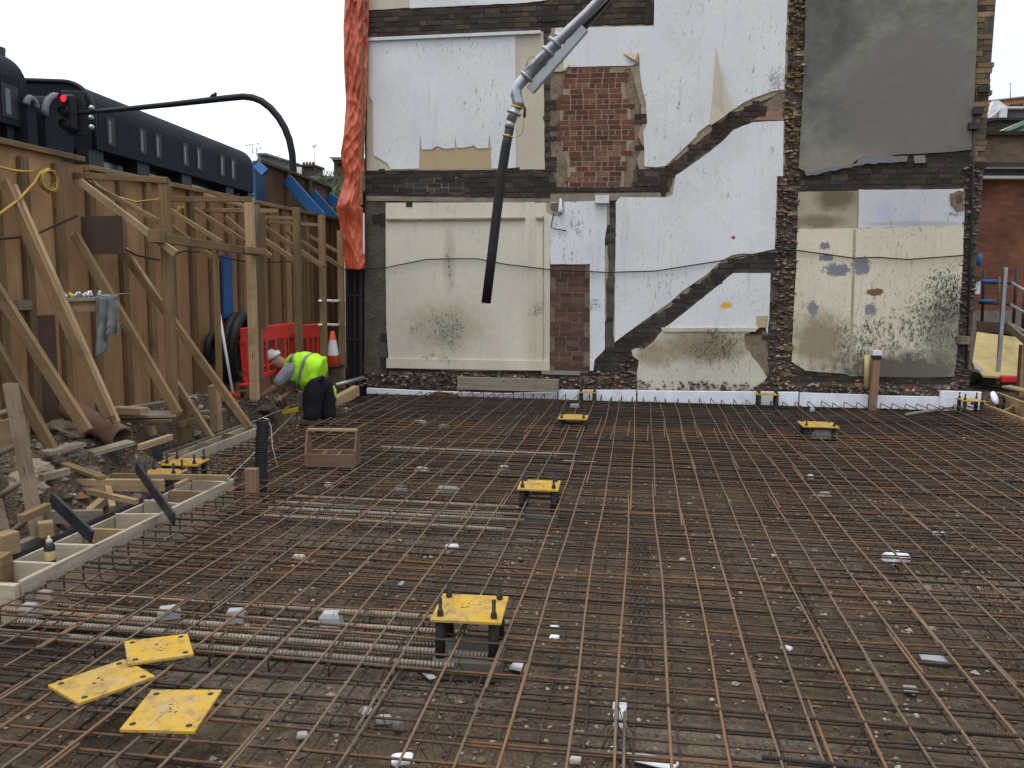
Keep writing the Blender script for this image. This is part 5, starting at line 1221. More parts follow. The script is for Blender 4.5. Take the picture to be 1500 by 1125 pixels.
# loose timber and scraps along the bank
for i, (a, b, c, d, w1_, h1_, mt) in enumerate(((95, 680, 150, 700, .06, .03, 'wood_stud'), (60, 700, 100, 690, .05, .05, 'wood_grey'), (130, 720, 200, 735, .04, .04, 'wood_pale'), (270, 606, 330, 600, .08, .03, 'wood_grey'),
        (285, 590, 345, 585, .10, .02, 'wood_stud'), (205, 655, 250, 640, .05, .05, 'wood_pale'), (330, 575, 362, 572, .06, .02, 'wood_pale'), (30, 760, 70, 742, .05, .05, 'wood_stud'), (100, 612, 150, 618, .06, .02, 'wood_grey'), (262, 622, 300, 612, .04, .06, 'wood_stud'))):
    p_ = at(a, b, Z=.0); q_ = at(c, d, Z=.0)
    zz = max(gh(p_.x, p_.y), gh(q_.x, q_.y)) + .03; p_ = at(a, b, Z=zz); q_ = at(c, d, Z=zz)
    labs = ('brown batten lying below the earth slope beside the half buried board', 'grey batten lying at the ladder foot', 'pale batten lying in front of the stout horizontal timber', 'grey strip lying behind the short raking strut', 'thin brown ply strip by the hose coils', 'pale offcut just below the weathered plank end', 'small pale offcut at the foot of the tall pale post', 'brown batten standing out beside the long horizontal timber', 'grey strip against the hoarding left of the old boards', 'brown offcut between the two short stakes')
    timber('offcut', p_, q_, w1_, h1_, labs[i], 'offcut', mt)

# ------------------------------------------------------------ the worker
PY = 10.5
def W_(px, py, dy=0.): return at(px, py, Y=PY + dy)
worker = thing('person', W_(462, 618), 'bent over worker in a yellow hi vis vest, white helmet and black trousers reaching left', 'person')
def skin(name, verts, edges, mat, parent=None, root=0, lv=1):
    o0 = ORI[worker]; me = bpy.data.meshes.new(name)
    me.from_pydata([Vector(v[0]) - o0 for v in verts], edges, [])
    o = bpy.data.objects.new(name, me); COL.objects.link(o); ORI[o] = o0; o.parent = worker if parent is None else parent
    s_ = o.modifiers.new('skin', 'SKIN'); s_.use_smooth_shade = True
    for i, v in enumerate(verts):
        r_ = v[1]; me.skin_vertices[0].data[i].radius = (r_, r_) if not isinstance(r_, tuple) else r_
        me.skin_vertices[0].data[i].use_root = i == root
    sb = o.modifiers.new('sub', 'SUBSURF'); sb.levels = lv; sb.render_levels = lv
    if name in ('trousers', 'vest', 'shirt'):
        tx = bpy.data.textures.get('folds') or bpy.data.textures.new('folds', 'CLOUDS'); tx.noise_scale = .13; tx.noise_depth = 2
        dp = o.modifiers.new('folds', 'DISPLACE'); dp.texture = tx; dp.strength = .07; dp.mid_level = .5; dp.texture_coords = 'LOCAL'
    me.materials.append(M[mat]); return o
# body: head, neck, torso core, arms with hands and fingers, in one surface
V = [(W_(466, 553), .11), (W_(447, 543), .11), (W_(430, 538), .12), (W_(418, 534), .06), (W_(408, 529), .075), (W_(402, 525), .08), (W_(399, 533), .045),
     (W_(424, 541, -.17), .07), (W_(412, 556, -.22), .05), (W_(402, 567, -.24), .045), (W_(388, 577, -.25), .038), (W_(380, 582, -.25), .028), (W_(373, 585, -.25), .036),
     (W_(428, 545, .17), .07), (W_(430, 562, .14), .05), (W_(427, 572, .1), .043), (W_(419, 579, 0), .036), (W_(413, 582, -.05), .028), (W_(408, 584, -.08), .036),
     (W_(464, 566, -.1), .09), (W_(456, 590, -.12), .05), (W_(453, 610, -.13), .04), (W_(475, 566, .1), .09), (W_(480, 590, .12), .05), (W_(480, 610, .12), .04)]
E_ = [(0, 1), (1, 2), (2, 3), (3, 4), (4, 5), (4, 6), (2, 7), (7, 8), (8, 9), (9, 10), (10, 11), (11, 12), (2, 13), (13, 14), (14, 15), (15, 16), (16, 17), (17, 18), (0, 19), (19, 20), (20, 21), (0, 22), (22, 23), (23, 24)]
for (hi, base, dr) in ((12, W_(373, 585, -.25), Vector((-.10, 0, -.03))), (18, W_(408, 584, -.08), Vector((-.07, 0, -.06)))):
    for k_ in range(5):
        off = Vector((0, (k_ - 1.5) * .022, 0)) if k_ < 4 else Vector((.03, -.045, 0)); ln = (.8, .95, 1., .85, .6)[k_]
        a_ = base + off * .8; i0 = len(V)
        V.append((a_ + dr * .5 * ln + off * .2, .010)); V.append((a_ + dr * ln + off * .3 + Vector((0, 0, -.015)), .009)); E_ += [(hi, i0), (i0, i0 + 1)]
skin('body', V, E_, 'skin', lv=2)
skin('shirt', [(W_(468, 546), .155), (W_(452, 537), .155), (W_(434, 535), .16), (W_(424, 538), .10), (W_(422, 542, -.17), .088), (W_(411, 556, -.22), .075), (W_(404, 564, -.235), .068), (W_(428, 546, .17), .088), (W_(430, 560, .14), .07), (W_(428, 568, .11), .06)],
     [(0, 1), (1, 2), (2, 3), (2, 4), (4, 5), (5, 6), (2, 7), (7, 8), (8, 9)], 'grey_shirt', lv=2)
skin('trousers', [(W_(471, 560), .19), (W_(460, 564, -.10), .165), (W_(457, 590, -.10), .135), (W_(456, 606, -.12), .115), (W_(455, 619, -.12), .105), (W_(476, 562, .10), .165), (W_(478, 588, .10), .135), (W_(479, 606, .11), .115), (W_(479, 618, .11), .105), (W_(467, 553), .17)],
     [(0, 1), (1, 2), (2, 3), (3, 4), (0, 5), (5, 6), (6, 7), (7, 8), (0, 9)], 'black_cloth', lv=2)
for (px, dy) in ((456, -.13), (478, .12)):
    skin('boot', [(W_(px + 2, 617, dy), .07), (W_(px - 5, 622, dy), .06), (W_(px - 18, 624, dy), .05)], [(0, 1), (1, 2)], 'rubber')
# vest with bands: rings swept along the back
k = NT('vest_cloth', .8); q = k.obj(); s_ = k.sep(q)
vx0 = W_(412, 536) - ORI[worker]; vx1 = W_(472, 545) - ORI[worker]; dv = (vx1 - vx0); Lv = dv.length; dv.normalize()
al = k.math('ADD', k.math('MULTIPLY', k.math('SUBTRACT', s_[0], vx0.x), dv.x), k.math('MULTIPLY', k.math('SUBTRACT', s_[2], vx0.z), dv.z))
al = k.math('DIVIDE', al, Lv)
al = k.math('ADD', al, k.math('MULTIPLY', k.math('SUBTRACT', s_[2], vx0.z), -.35))
def band(a_, w__): return k.math('MULTIPLY', k.math('GREATER_THAN', al, a_), k.math('LESS_THAN', al, a_ + w__))
bb = k.math('MAXIMUM', band(.26, .09), band(.60, .09))
M['vest'] = k.done(k.mix(bb, k.mix(k.rng(k.noise(q, 9, 4), .35, .65), (.36, .78, .015), (.50, .95, .04)), (.22, .24, .225)), k.noise(q, 11, 5), .6, .03)
skin('vest', [(W_(473, 543), .19), (W_(453, 539), .225), (W_(436, 538), .22), (W_(423, 537), .16), (W_(447, 558, -.05), .15), (W_(440, 572, -.06), .08), (W_(424, 540, -.15), .10), (W_(430, 545, .15), .09)], [(0, 1), (1, 2), (2, 3), (1, 4), (4, 5), (2, 6), (2, 7)], 'vest', lv=2)
hc_ = W_(402, 524)
ax = Vector((-.55, -.1, .8)).normalized()
MB().lathe(hc_ + ax * .0, [(.105, .0), (.104, .03), (.092, .075), (.06, .105), (.02, .118)], 20, axis=ax).build('helmet', 'helmet', worker)
MB().box(hc_ + Vector((-.095, 0, -.03)), (.05, .15, .012), rot=Matrix.Rotation(.9, 3, 'Y')).build('helmet_peak', 'helmet', worker, bevel=.003)
MB().lathe(hc_ + Vector((.02, 0, -.055)), [(.02, -.07), (.07, -.045), (.083, -.01), (.075, .03)], 14, axis=(-.3, 0, 1)).build('hair', 'hair', worker)
MB().box(hc_ + Vector((-.05, -.06, -.045)), (.075, .02, .028), rot=Matrix.Rotation(.5, 3, 'Y')).build('glasses', 'ply_black', worker)
MB().lathe(hc_ + Vector((-.085, -.01, -.075)), [(.012, -.02), (.016, 0), (.006, .03)], 8).build('nose', 'skin', worker)
MB().lathe(hc_ + Vector((.01, -.08, -.055)), [(.006, -.022), (.014, 0), (.006, .022)], 8).build('ear', 'skin', worker)
for (p_, d_) in ((W_(374, 585, -.25), (-1, 0, -.2)), (W_(409, 584, -.08), (-1, 0, -.5))): MB().lathe(p_ - Vector(d_).normalized() * .03, [(.03, 0), (.042, .03), (.046, .06), (.03, .09)], 10, axis=d_).build('glove', 'glove', worker)
MB().beam(W_(474, 551, -.17), W_(468, 558, -.2), .03, .10, (0, 1, 0)).build('tool_pouch', 'black_cloth', worker, bevel=.01)
# tool held in the lower hand, its yellow handle, and the yellow bottle behind him
t = thing('hand_saw', W_(412, 584, -.1), 'black handled tool with a yellow part held in the worker right hand', 'tool')
MB().beam(W_(406, 580, -.1), W_(416, 604, -.1), .02, .03, (0, 1, 0)).build('blade', 'dark_steel', t); MB().beam(W_(414, 604, -.1), W_(437, 600, -.1), .05, .06).build('handle', 'yellow_paint', t, bevel=.008); MB().tube([W_(410, 582, -.1), W_(404, 588, -.1), W_(408, 596, -.1)], .012, 6).build('grip', 'rubber', t)
t = thing('green_bottle', W_(488, 592, .3), 'small lime yellow bottle standing behind the worker boots', 'bottle')
c_ = at(489, 577, Y=PY + .35)
MB().lathe(c_ - Vector((0, 0, .04)), [(.03, 0), (.034, .02), (.034, .10), (.014, .13), (.014, .15)], 12).build('bottle', 'hivis', t)
timber('peg', at(418, 596, Y=10.9), at(415, 566, Y=10.9), .05, .05, 'thin bent timber peg in the trench between the worker arms', 'peg', 'wood_stud', upv=(1, 0, 0))
MB_ = None

# ------------------------------------------------------------ concrete pump boom
BY = 10.
def B_(px, py, dy=0.): return at(px, py, Y=BY + dy)
t = thing('pump_boom', B_(745, 175), 'grey steel concrete pump boom coming down from above with elbow and black end hose', 'pump boom')
top = B_(884, -5, -.25); far = top + (top - B_(817, 60, -.05)).normalized() * 5
MB().tube([B_(773, 110), B_(817, 60, -.05), B_(859, 21, -.15), top, far], .060, 16).build('delivery_pipe', 'steel_pale', t)
MB().tube([B_(813, 65), B_(773, 110)], .072, 16).build('coupling_pipe', 'steel_pale', t)
MB().tube([B_(774, 109), B_(765, 118), B_(757, 128), B_(756, 139), B_(759, 150), B_(758, 158)], .066, 16).build('elbow', 'steel_pale', t)
MB().tube([B_(757, 155), B_(748, 178)], .058, 16).build('reducer', 'galv', t)
for (a, b, r_) in ((813, 63, .10), (803, 76, .095), (771, 112, .09), (820, 56, .09)):
    c_ = B_(a, b, -.02); ax = (B_(817, 60) - B_(773, 110)).normalized(); MB().lathe(c_ - ax * .02, [(r_ * .7, 0), (r_, .005), (r_, .035), (r_ * .7, .04)], 18, axis=ax).build('clamp', 'galv', t)
c_ = B_(752, 168); ax = (B_(757, 155) - B_(748, 178)).normalized(); MB().lathe(c_, [(.06, 0), (.085, .005), (.085, .035), (.06, .04)], 18, axis=ax).build('clamp', 'galv', t)
o0, o1 = B_(777, 133, .03), B_(898, -8, -.3)
MB().beam(o0, B_(857, 41, -.1), .10, .085, (0, 1, 0)).build('boom_arm', 'steel_pale', t, bevel=.006)
MB().beam(B_(853, 39, -.06), o1 + (o1 - o0).normalized() * 5, .11, .07, (0, 1, 0)).build('boom_arm', 'ply_black', t, bevel=.006)
MB().tube([B_(748, 178), B_(746, 188)], .055, 14).build('hose_end', 'galv', t)
h_ = MB().tube([B_(747, 186), B_(741, 215), B_(735, 255), B_(728, 310), B_(721, 370), B_(712, 444)], [.052, .056, .056, .056, .056, .056], 18).build('end_hose', 'rubber', t)
c_ = B_(743, 200); ax = (B_(747, 186) - B_(741, 215)).normalized(); MB().lathe(c_, [(.058, 0), (.060, .01), (.058, .02)], 16, axis=ax, cap=False).build('hose_band', 'yellow_paint', t)
MB().lathe(B_(757, 158), [(.07, 0), (.072, .01), (.07, .02)], 16, axis=(.3, 0, 1), cap=False).build('hose_band', 'yellow_paint', t)
MB().tube([B_(765, 158, -.08), B_(768, 168, -.1), B_(767, 180, -.1), B_(765, 196, -.08), B_(756, 201, -.06), B_(748, 200, -.05)], .006, 5).build('safety_wire', 'yellow_paint', t)
MB().tube([B_(771, 97, -.06), B_(773, 88, -.06), B_(778, 83, -.06), B_(783, 84, -.06)], .006, 5).build('vent_loop', 'rope', t)
MB().tube([B_(765, 152, -.08), B_(769, 160, -.1), B_(768, 172, -.1)], .016, 6).build('chain', 'dark_steel', t)

# ------------------------------------------------------------ far side of the road: second hoarding, black building, pole, signal
X2 = -7.2
hd2 = thing('hoarding', (X2, 16, .3), 'second taller plywood hoarding with blue props across the road', 'hoarding')
a_, b_, c_ = at(377, 238, X=X2), at(419, 253, X=X2), at(482, 276, X=X2)
e_ = [a_, b_, at(451, 264, X=X2), c_]
for p_, q_ in zip(e_, e_[1:]):
    MB().prism([p_, q_, Vector((X2, q_.y, .3)), Vector((X2, p_.y, .3))], (-.02, 0, 0)).build('panel', 'ply_far', hd2)
    MB().beam(Vector((X2 + .04, q_.y, q_.z)), Vector((X2 + .04, q_.y, .3)), .09, .06, (1, 0, 0)).build('stud', 'wood_stud', hd2)
    MB().beam(p_ + Vector((.03, 0, .03)), q_ + Vector((.03, 0, .03)), .10, .05).build('top_rail', 'wood_stud', hd2)
MB().beam(Vector((X2 + .03, a_.y, at(380, 240, X=X2).z + .02)), Vector((X2 + .03, a_.y, .3)), .42, .05, (1, 0, 0)).build('corner_strip', 'blue_paint', hd2)
for i, (a, b) in enumerate((((376, 241), (389, 253)), ((420, 262), (470, 318)), ((456, 283), (500, 332)), ((480, 288), (498, 300)))):
    p_ = at(*a, X=X2 + .08); q_ = at(*b, Y=p_.y)
    if i == 0: q_ = at(*b, X=X2 + .3)
    timber('blue_prop', p_, q_, .05, .22 if i else .16, ('short blue brace at the corner of the far hoarding', 'long blue raking prop on the far hoarding, nearest of the row', 'blue raking prop on the far hoarding, middle of the row', 'small blue raking prop beside the orange sheet')[i], 'prop', 'blue_paint', 'blue props of the far hoarding', upv=(1, 0, .3))
# black clad building
ang = math.radians(-4.84); dl = Vector((math.sin(ang), math.cos(ang), 0)); nn = Vector((math.cos(ang), -math.sin(ang), 0))
EP = at(373, 283, D=52.)
def face(px, py, off=0.): return atp(px, py, EP + nn * off, nn)
zb = EP.z; zt_ = at(366, 222, D=52.6).z; RC = 1.2
k = NT('black_cladding', .42, 0, .4); p = k.pos(); 
s1 = k.math('ADD', k.math('MULTIPLY', k.sep(p)[0], dl.x), k.math('MULTIPLY', k.sep(p)[1], dl.y))
sw = k.math('SINE', k.math('MULTIPLY', s1, 2 * math.pi / .24))
c = k.mix(k.rng(k.noise(p, .5, 4), .3, .7), (.013, .0155, .021), (.021, .024, .032))
k.b.inputs['Roughness'].default_value = .8; k.b.inputs['Specular IOR Level'].default_value = .25
k.b.inputs['Specular IOR Level'].default_value = .08
M['clad'] = k.done(c, sw, .22, .02)
bld = thing('black_building', face(200, 283), 'long black clad building with rounded eaves and narrow windows beyond the left hoarding', 'building')
def uof(p_): return (p_ - EP).dot(dl)
def clad(u0, u1, name='cladding', off=0., z0=zb, z1=zt_, endcap=True):
    prof = [(0, z0)]
    for i in range(9):
        a_ = math.pi / 2 * i / 8; prof.append((-RC * (1 - math.cos(a_)), z1 - RC + RC * math.sin(a_)))
    prof += [(-9, z1 + .3), (-9, z0)]
    P = [EP + dl * u0 + nn * (o_ + off) + Vector((0, 0, z_ - EP.z)) for o_, z_ in prof]
    m_ = MB().prism(P, dl * (u1 - u0)); o = m_.build(name, 'clad', bld)
    MB().tube([p_ + nn * .03 for p_ in P[:11]], .10, 6).build('edge_trim', 'black_clad', bld)
    return o
u140 = uof(face(139, 229)); u45 = uof(face(44, 203)); 
clad(u140, 0); clad(-60, u45)
u2 = uof(face(44, 203)); clad(u2 - 1, u140 + 1, 'rear_wall', -2.6, zb - 6, zt_ + .3)
# windows as their own parts
def window(px, y0, y1, ww, off=.0):
    a_ = face(px, y0); b_ = face(px, y1); u_ = uof(a_)
    def q(u, z, o): return EP + dl * u + nn * o + Vector((0, 0, z - EP.z))
    zz0, zz1 = b_.z, a_.z
    rev = MB().prism([q(u_ - ww / 2, zz0, off + .02), q(u_ + ww / 2, zz0, off + .02), q(u_ + ww / 2, zz1, off + .02), q(u_ - ww / 2, zz1, off + .02)], -nn * .05).build('window', 'black_clad', bld)
    MB().prism([q(u_ - ww * .3, zz0 + .1, off + .03), q(u_ + ww * .0, zz0 + .1, off + .03), q(u_ + ww * .0, zz1 - .15, off + .03), q(u_ - ww * .3, zz1 - .15, off + .03)], -nn * .005).build('pane', 'glass_painted_gleam', rev)
for px, y0, y1 in ((161, 172, 213), (208, 188, 225), (231, 196, 232), (271, 210, 243), (291, 216, 249), (325, 227, 258), (341, 232, 263)): window(px, y0, y1, .62)
window(13, 124, 172, .9)
def lower(u0, u1):
    def q(u, z, o): return EP + dl * u + nn * o + Vector((0, 0, z - EP.z))
    MB().prism([q(u0, .3, -.9), q(u1, .3, -.9), q(u1, zb, -.9), q(u0, zb, -.9)], -nn * 7).build('lower_wall', 'black_clad', bld)
lower(-60, u45); lower(u140, -.02)
for (xa, xb) in ((157, 207), (226, 263), (292, 330)):
    def q(u, z, o): return EP + dl * u + nn * o + Vector((0, 0, z - EP.z))
    ua, ub = uof(face(xa, 260)), uof(face(xb, 270))
    wd = MB().prism([q(ua, 3.0, -.82), q(ub, 3.0, -.82), q(ub, zb - .25, -.82), q(ua, zb - .25, -.82)], -nn * .06).build('window', 'glass_painted_sky', bld)
    for i in range(5): MB().beam(q(ua + (ub - ua) * i / 4, 3., -.78), q(ua + (ub - ua) * i / 4, zb - .7, -.78), .12, .08, nn).build('glazing_bar', 'black_clad', wd)
for xx in (148, 216, 278, 340, 371):
    ua = uof(face(xx, 270)); MB().beam(q(ua, .3, -.4), q(ua, zb, -.4), 1.1, .5, nn).build('pier', 'grey_clad' if 0 else 'black_clad', bld)
for xx in (26, 36): ua = uof(face(xx, 230)); MB().beam(q(ua, .3, -.4), q(ua, zb, -.4), .5, .5, nn).build('pier', 'black_clad', bld)
# two drum roofed porches in the recess
def drum(xa, xb, yt, lab):
    pa, pb = face(xa, 300, .2), face(xb, 300, .2); ua, ub = uof(pa), uof(pb); zt2 = face((xa + xb) / 2, yt, .2).z; rr = (ub - ua) / 2
    P = [q(ua, .3, .2)] + [q(ua + rr - rr * math.cos(math.pi * i / 14), zt2 - rr + rr * math.sin(math.pi * i / 14), .2) for i in range(15)] + [q(ub, .3, .2)]
    MB().prism(P, -nn * 2.9).build('porch', 'clad', bld)
    MB().tube(P[1:-1], .12, 6).build('porch_trim', 'grey_clad', bld)
drum(73, 112, 144, ''); drum(47, 61, 147, '')
tag(MB().tube([at(-2, 130, D=40), at(-3, 95, D=40), at(-2, 70, D=40)], .3, 10).build('flue', 'black_clad'), 'black flue rising at the left edge above the black building', 'flue')
# arched pole
PYY = 21.
def Q_(px, py): return at(px, py, Y=PYY)
pts = [(431, 420), (430, 252), (428, 225), (424, 205), (417, 187), (408, 172), (396, 158), (383, 148), (370, 143), (356, 141.5), (330, 144), (250, 153), (180, 160), (113, 166)]
rr_ = [.10, .088, .088, .088, .088, .088, .088, .088, .086, .082, .08, .07, .062, .05]
P_ = [Q_(*p_) for p_ in pts]; P_[0].z = .3
tag(MB().tube(P_, rr_, 14).build('arched_pole', 'black_clad'), 'black arched street pole curving over towards the traffic light', 'pole')
c_ = Q_(313, 143.5)
t = thing('bird', c_, 'small dark bird perched on the arched pole', 'bird')
m_ = MB().tube([c_ + Vector((-.10, 0, .03)), c_ + Vector((-.03, 0, .05)), c_ + Vector((.04, 0, .08)), c_ + Vector((.07, 0, .13))], [.015, .05, .05, .03], 8); m_.build('body', 'rubber', t)
t = thing('traffic_light', Q_(101, 160), 'black traffic light showing red at the end of the arched pole', 'traffic light')
a_ = Q_(101, 165); MB().box(a_, (.36, .3, .9), .3).build('housing', 'black_clad', t, bevel=.05)
MB().box(a_ + Vector((0, .2, .02)), (.6, .04, 1.15), .3).build('backboard', 'black_clad', t, bevel=.04)
for i, (px, py, mt) in enumerate(((97, 153, 'red_lamp'), (100, 168, 'ply_black'), (103, 183, 'ply_black'))):
    l_ = Q_(px, py) + Vector((0, -.2, 0)); l_ = a_ + Vector((.0, -.18, .32 - .32 * i))
    MB().lathe(l_, [(.085, 0), (.075, .02), (.03, .03)], 16, axis=(.3, -1, -.1)).build('lamp', mt, t)
    MB().lathe(l_, [(.11, -.02), (.115, .16)], 16, axis=(.3, -1, -.1), cap=False).build('visor', 'rubber', t)
for i, (a, b) in enumerate(((134, 158), (133, 172), (134, 186))): tag(MB().lathe(Q_(a, b), [(.05, 0), (.07, .03), (.05, .12)], 10, axis=(.6, -1, -.2)).build('spot_lamp', 'steel_pale'), ('upper', 'middle', 'lower')[i] + ' small silver spot lamp right of the traffic light', 'lamp')

# ------------------------------------------------------------ roofs and chimneys far behind, left of the wall
def slab(name, px, D_, th, mat, lab=None, cat=None, parent=None, zfloor=None):
    P = [at(a, b, Y=D_) for a, b in px]; o = MB().prism(P, (0, th, 0)).build(name, mat, parent)
    if lab: tag(o, lab, cat)
    return o
t = thing('grey_roof_building', at(400, 260, Y=70), 'grey metal clad rooftop storey far beyond the second hoarding', 'building')
slab('lower_tier', [(377, 236), (425, 250), (445, 255), (445, 330), (377, 330)], 70, 8, 'grey_clad', parent=t)
slab('upper_tier', [(377, 225), (390, 225), (424, 236), (425, 250), (377, 238)], 71, 6, 'slate', parent=t)
slab('roof_edge', [(377, 224), (390, 224), (425, 235), (425, 237), (390, 227), (377, 227)], 70.4, 7, 'grey_clad', parent=t)
slab('parapet', [(425, 243), (443, 245), (443, 300), (425, 300)], 69, 3, 'off_white', parent=t)
t = thing('chimney', at(452, 257, Y=45), 'dark brick chimney stack with a row of pots beyond the second hoarding', 'chimney')
slab('stack', [(442, 243), (461, 243), (462, 300), (441, 300)], 45, 1.2, 'brick_far_dark', parent=t); slab('cap', [(441, 241), (462, 241), (462, 244), (441, 244)], 44.9, 1.4, 'dark_brick', parent=t)
for i in range(4): MB().lathe(at(445 + i * 4.6, 241.5, Y=45.4), [(.075, 0), (.065, .16)], 10).build('pot', 'brick_far_red', t)
def antenna(px, y0, y1, D_, lab, arms):
    t = thing('antenna', at(px, y1, Y=D_), lab, 'antenna')
    MB().tube([at(px, y0, Y=D_), at(px, y1, Y=D_)], .022 * D_ / 45, 5).build('mast', 'galv', t)
    for (xa, ya, xb, yb) in arms: MB().tube([at(xa, ya, Y=D_), at(xb, yb, Y=D_)], .016 * D_ / 45, 4).build('element', 'galv', t)
antenna(461, 212, 258, 45, 'tall television antenna beside the brick chimney', [(457, 215, 466, 212), (458, 212, 459, 217), (462, 211, 463, 216), (460, 216, 461, 211)])
antenna(370, 212, 226, 50, 'wide television antenna on the far end of the black building', [(360, 213, 380, 210), (361, 211, 362, 216), (366, 210, 366, 215), (378, 208, 378, 213)])
antenna(376, 215, 228, 50.5, 'lower television antenna beside the wide one', [(373, 220, 384, 216), (375, 216, 377, 222), (381, 214, 382, 219)])
antenna(410, 226, 236, 68, 'tiny mast on the grey rooftop storey', [(408, 228, 412, 227)])
t = thing('brick_house', at(492, 260, Y=32), 'brown brick house corner with a stone cornice just left of the orange sheet', 'house')
slab('wall', [(489, 236), (530, 236), (530, 330), (489, 330)], 32, 4, 'brick_far_brown', parent=t); slab('cornice', [(481, 230), (530, 230), (530, 234), (487, 234)], 31.6, 4.6, 'slate', parent=t)
slab('cornice_band', [(486, 234), (530, 234), (530, 239), (489, 239)], 31.8, 4.4, 'clay', parent=t)
t = thing('slate_roof', at(470, 290, Y=36), 'low grey slate roof with a pale ridge behind the second hoarding', 'roof')
slab('roof', [(440, 262), (470, 256), (500, 262), (506, 340), (440, 330)], 36, 5, 'slate', parent=t); slab('ridge', [(440, 260), (470, 256), (488, 259), (488, 262), (440, 264)], 35.9, 5.2, 'lead', parent=t)
def bush(px, py, D_, r_, n, lab, trunk=True):
    c_ = at(px, py, Y=D_); t = thing('tree', (c_.x, c_.y, .1), lab, 'tree'); m_ = MB()
    for i in range(n):
        d_ = Vector((random.gauss(0, 1), random.gauss(0, 1), random.gauss(0, 1))).normalized() * r_ * (rnd() ** .5); d_.z *= .8
        if mnoise.noise((c_ + d_) * 1.5) < -.12: continue
        p_ = c_ + d_; s_ = ru(.03, .07) * r_; a_ = Vector((ru(-1, 1), ru(-1, 1), ru(-1, 1))) * s_; b_ = Vector((ru(-1, 1), ru(-1, 1), ru(-1, 1))) * s_
        m_.add([p_ - a_, p_ - b_, p_ + a_, p_ + b_], [(0, 1, 2, 3)], None)
    m_.build('crown', 'leaf', t)
    MB().tube([(c_.x, c_.y, .1), (c_.x + .1, c_.y, c_.z * .6), c_], [.15, .1, .04], 8).build('trunk', 'bark', t)
k = NT('leaf', .6); M['leaf'] = k.done(k.ramp(k.noise(k.pos(), 2.5, 4), [(.35, (.035, .07, .02)), (.65, (.10, .17, .045))]))
bush(478, 268, 30, .55, 1600, 'small green tree top left of the brick house cornice'); bush(496, 300, 27, .8, 2200, 'leafy green tree behind the orange sheet bulge'); bush(494, 256, 31, .3, 700, 'tuft of green leaves on the brick house corner')

# ------------------------------------------------------------ beyond the wall on the right
def R_(a, b, Y): return at(a, b, Y=Y)
t = thing('brick_annex', R_(1480, 400, 21), 'red brick rear annex with a dark parapet and grey coping at the right edge', 'building')
slab('lower_wall', [(1400, 262), (1640, 262), (1640, 455), (1400, 455)], 21, 5, 'brick_far_red', parent=t)
slab('upper_wall', [(1400, 192), (1640, 200), (1640, 240), (1400, 237)], 21, 5, 'brick_far_brown', parent=t)
slab('coping', [(1400, 191), (1640, 193), (1640, 199), (1400, 197)], 20.9, 5.2, 'dark_timber', parent=t)
slab('stone_ledge', [(1400, 244), (1640, 244), (1640, 248), (1400, 247)], 20.6, 5.2, 'lead', parent=t); slab('ledge_dark_course', [(1400, 237), (1640, 239), (1640, 244), (1400, 243)], 20.85, 5, 'dark_brick', parent=t)  # stone ledge, with a dark brick course directly above it
slab('lead_band', [(1400, 247), (1640, 248), (1640, 257), (1400, 256)], 20.9, 5, 'slate', parent=t); slab('pale_course', [(1400, 257), (1640, 258), (1640, 262), (1400, 261)], 20.7, 5, 'off_white', parent=t)
P = [R_(1400, 455, 21), R_(1640, 455, 21)]; MB().prism([P[0], P[1], Vector((P[1].x, 21, .0)), Vector((P[0].x, 21, 0))], (0, 4, 0)).build('base_wall', 'blinding', t)
t = thing('dark_gable', R_(1470, 185, 27), 'dark brick gable wall behind the red brick annex', 'building')
slab('wall', [(1440, 176), (1455, 173), (1520, 175), (1520, 200), (1440, 200)], 27, 3, 'brick_far_dark', parent=t); slab('roof_edge', [(1438, 174), (1460, 172), (1502, 172), (1500, 176), (1460, 176), (1440, 180)], 26.9, 3.2, 'rubber', parent=t)
t = thing('green_roof', R_(1490, 185, 24), 'pale green copper lean to roof above the dark parapet', 'roof')
slab('roof', [(1468, 191), (1505, 174), (1540, 174), (1540, 194), (1475, 194)], 24, 2, 'copper_green', parent=t); slab('seam_edge', [(1480, 191), (1505, 181), (1505, 184), (1488, 192)], 23.95, .1, 'ply_black', parent=t)
t = thing('slate_house', R_(1480, 165, 40), 'grey slated house roof with white barge boards at the right edge', 'house')
slab('roof', [(1475, 158), (1520, 158), (1520, 176), (1478, 176)], 40, 5, 'slate', parent=t); slab('white_gable', [(1446, 172), (1456, 147), (1463, 147), (1477, 157), (1472, 157), (1464, 173)], 39.8, 5, 'off_white', parent=t)
slab('barge_board', [(1443, 177), (1445, 176), (1466, 159), (1464, 162)], 39.4, .3, 'white_plastic', parent=t); slab('window_post', [(1464, 158), (1476, 158), (1475, 173), (1463, 173)], 39.5, .4, 'white_plastic', parent=t); slab('fascia', [(1470, 156), (1520, 156), (1520, 158.5), (1470, 158.5)], 39.6, 5, 'white_plastic', parent=t)
t = thing('terracotta_block', R_(1480, 150, 70), 'orange terracotta apartment block beyond the slated house', 'building')
slab('wall', [(1440, 148), (1455, 147), (1520, 140), (1520, 200), (1440, 200)], 70, 10, 'terracotta', parent=t); slab('roof_edge', [(1440, 147), (1455, 146), (1520, 138.5), (1520, 141), (1455, 148), (1440, 149)], 69.8, 10.4, 'slate', parent=t)
w_ = slab('window', [(1480, 153), (1499, 151), (1499, 157), (1480, 157)], 69.9, .3, 'ply_black', parent=t); slab('pane', [(1486, 153), (1495, 152), (1495, 156.5), (1486, 156.5)], 69.85, .1, 'glass_painted_gleam', parent=w_)
antenna(1480, 121, 144, 68, 'thin mast on the terracotta block', [(1478, 124, 1482, 123)])
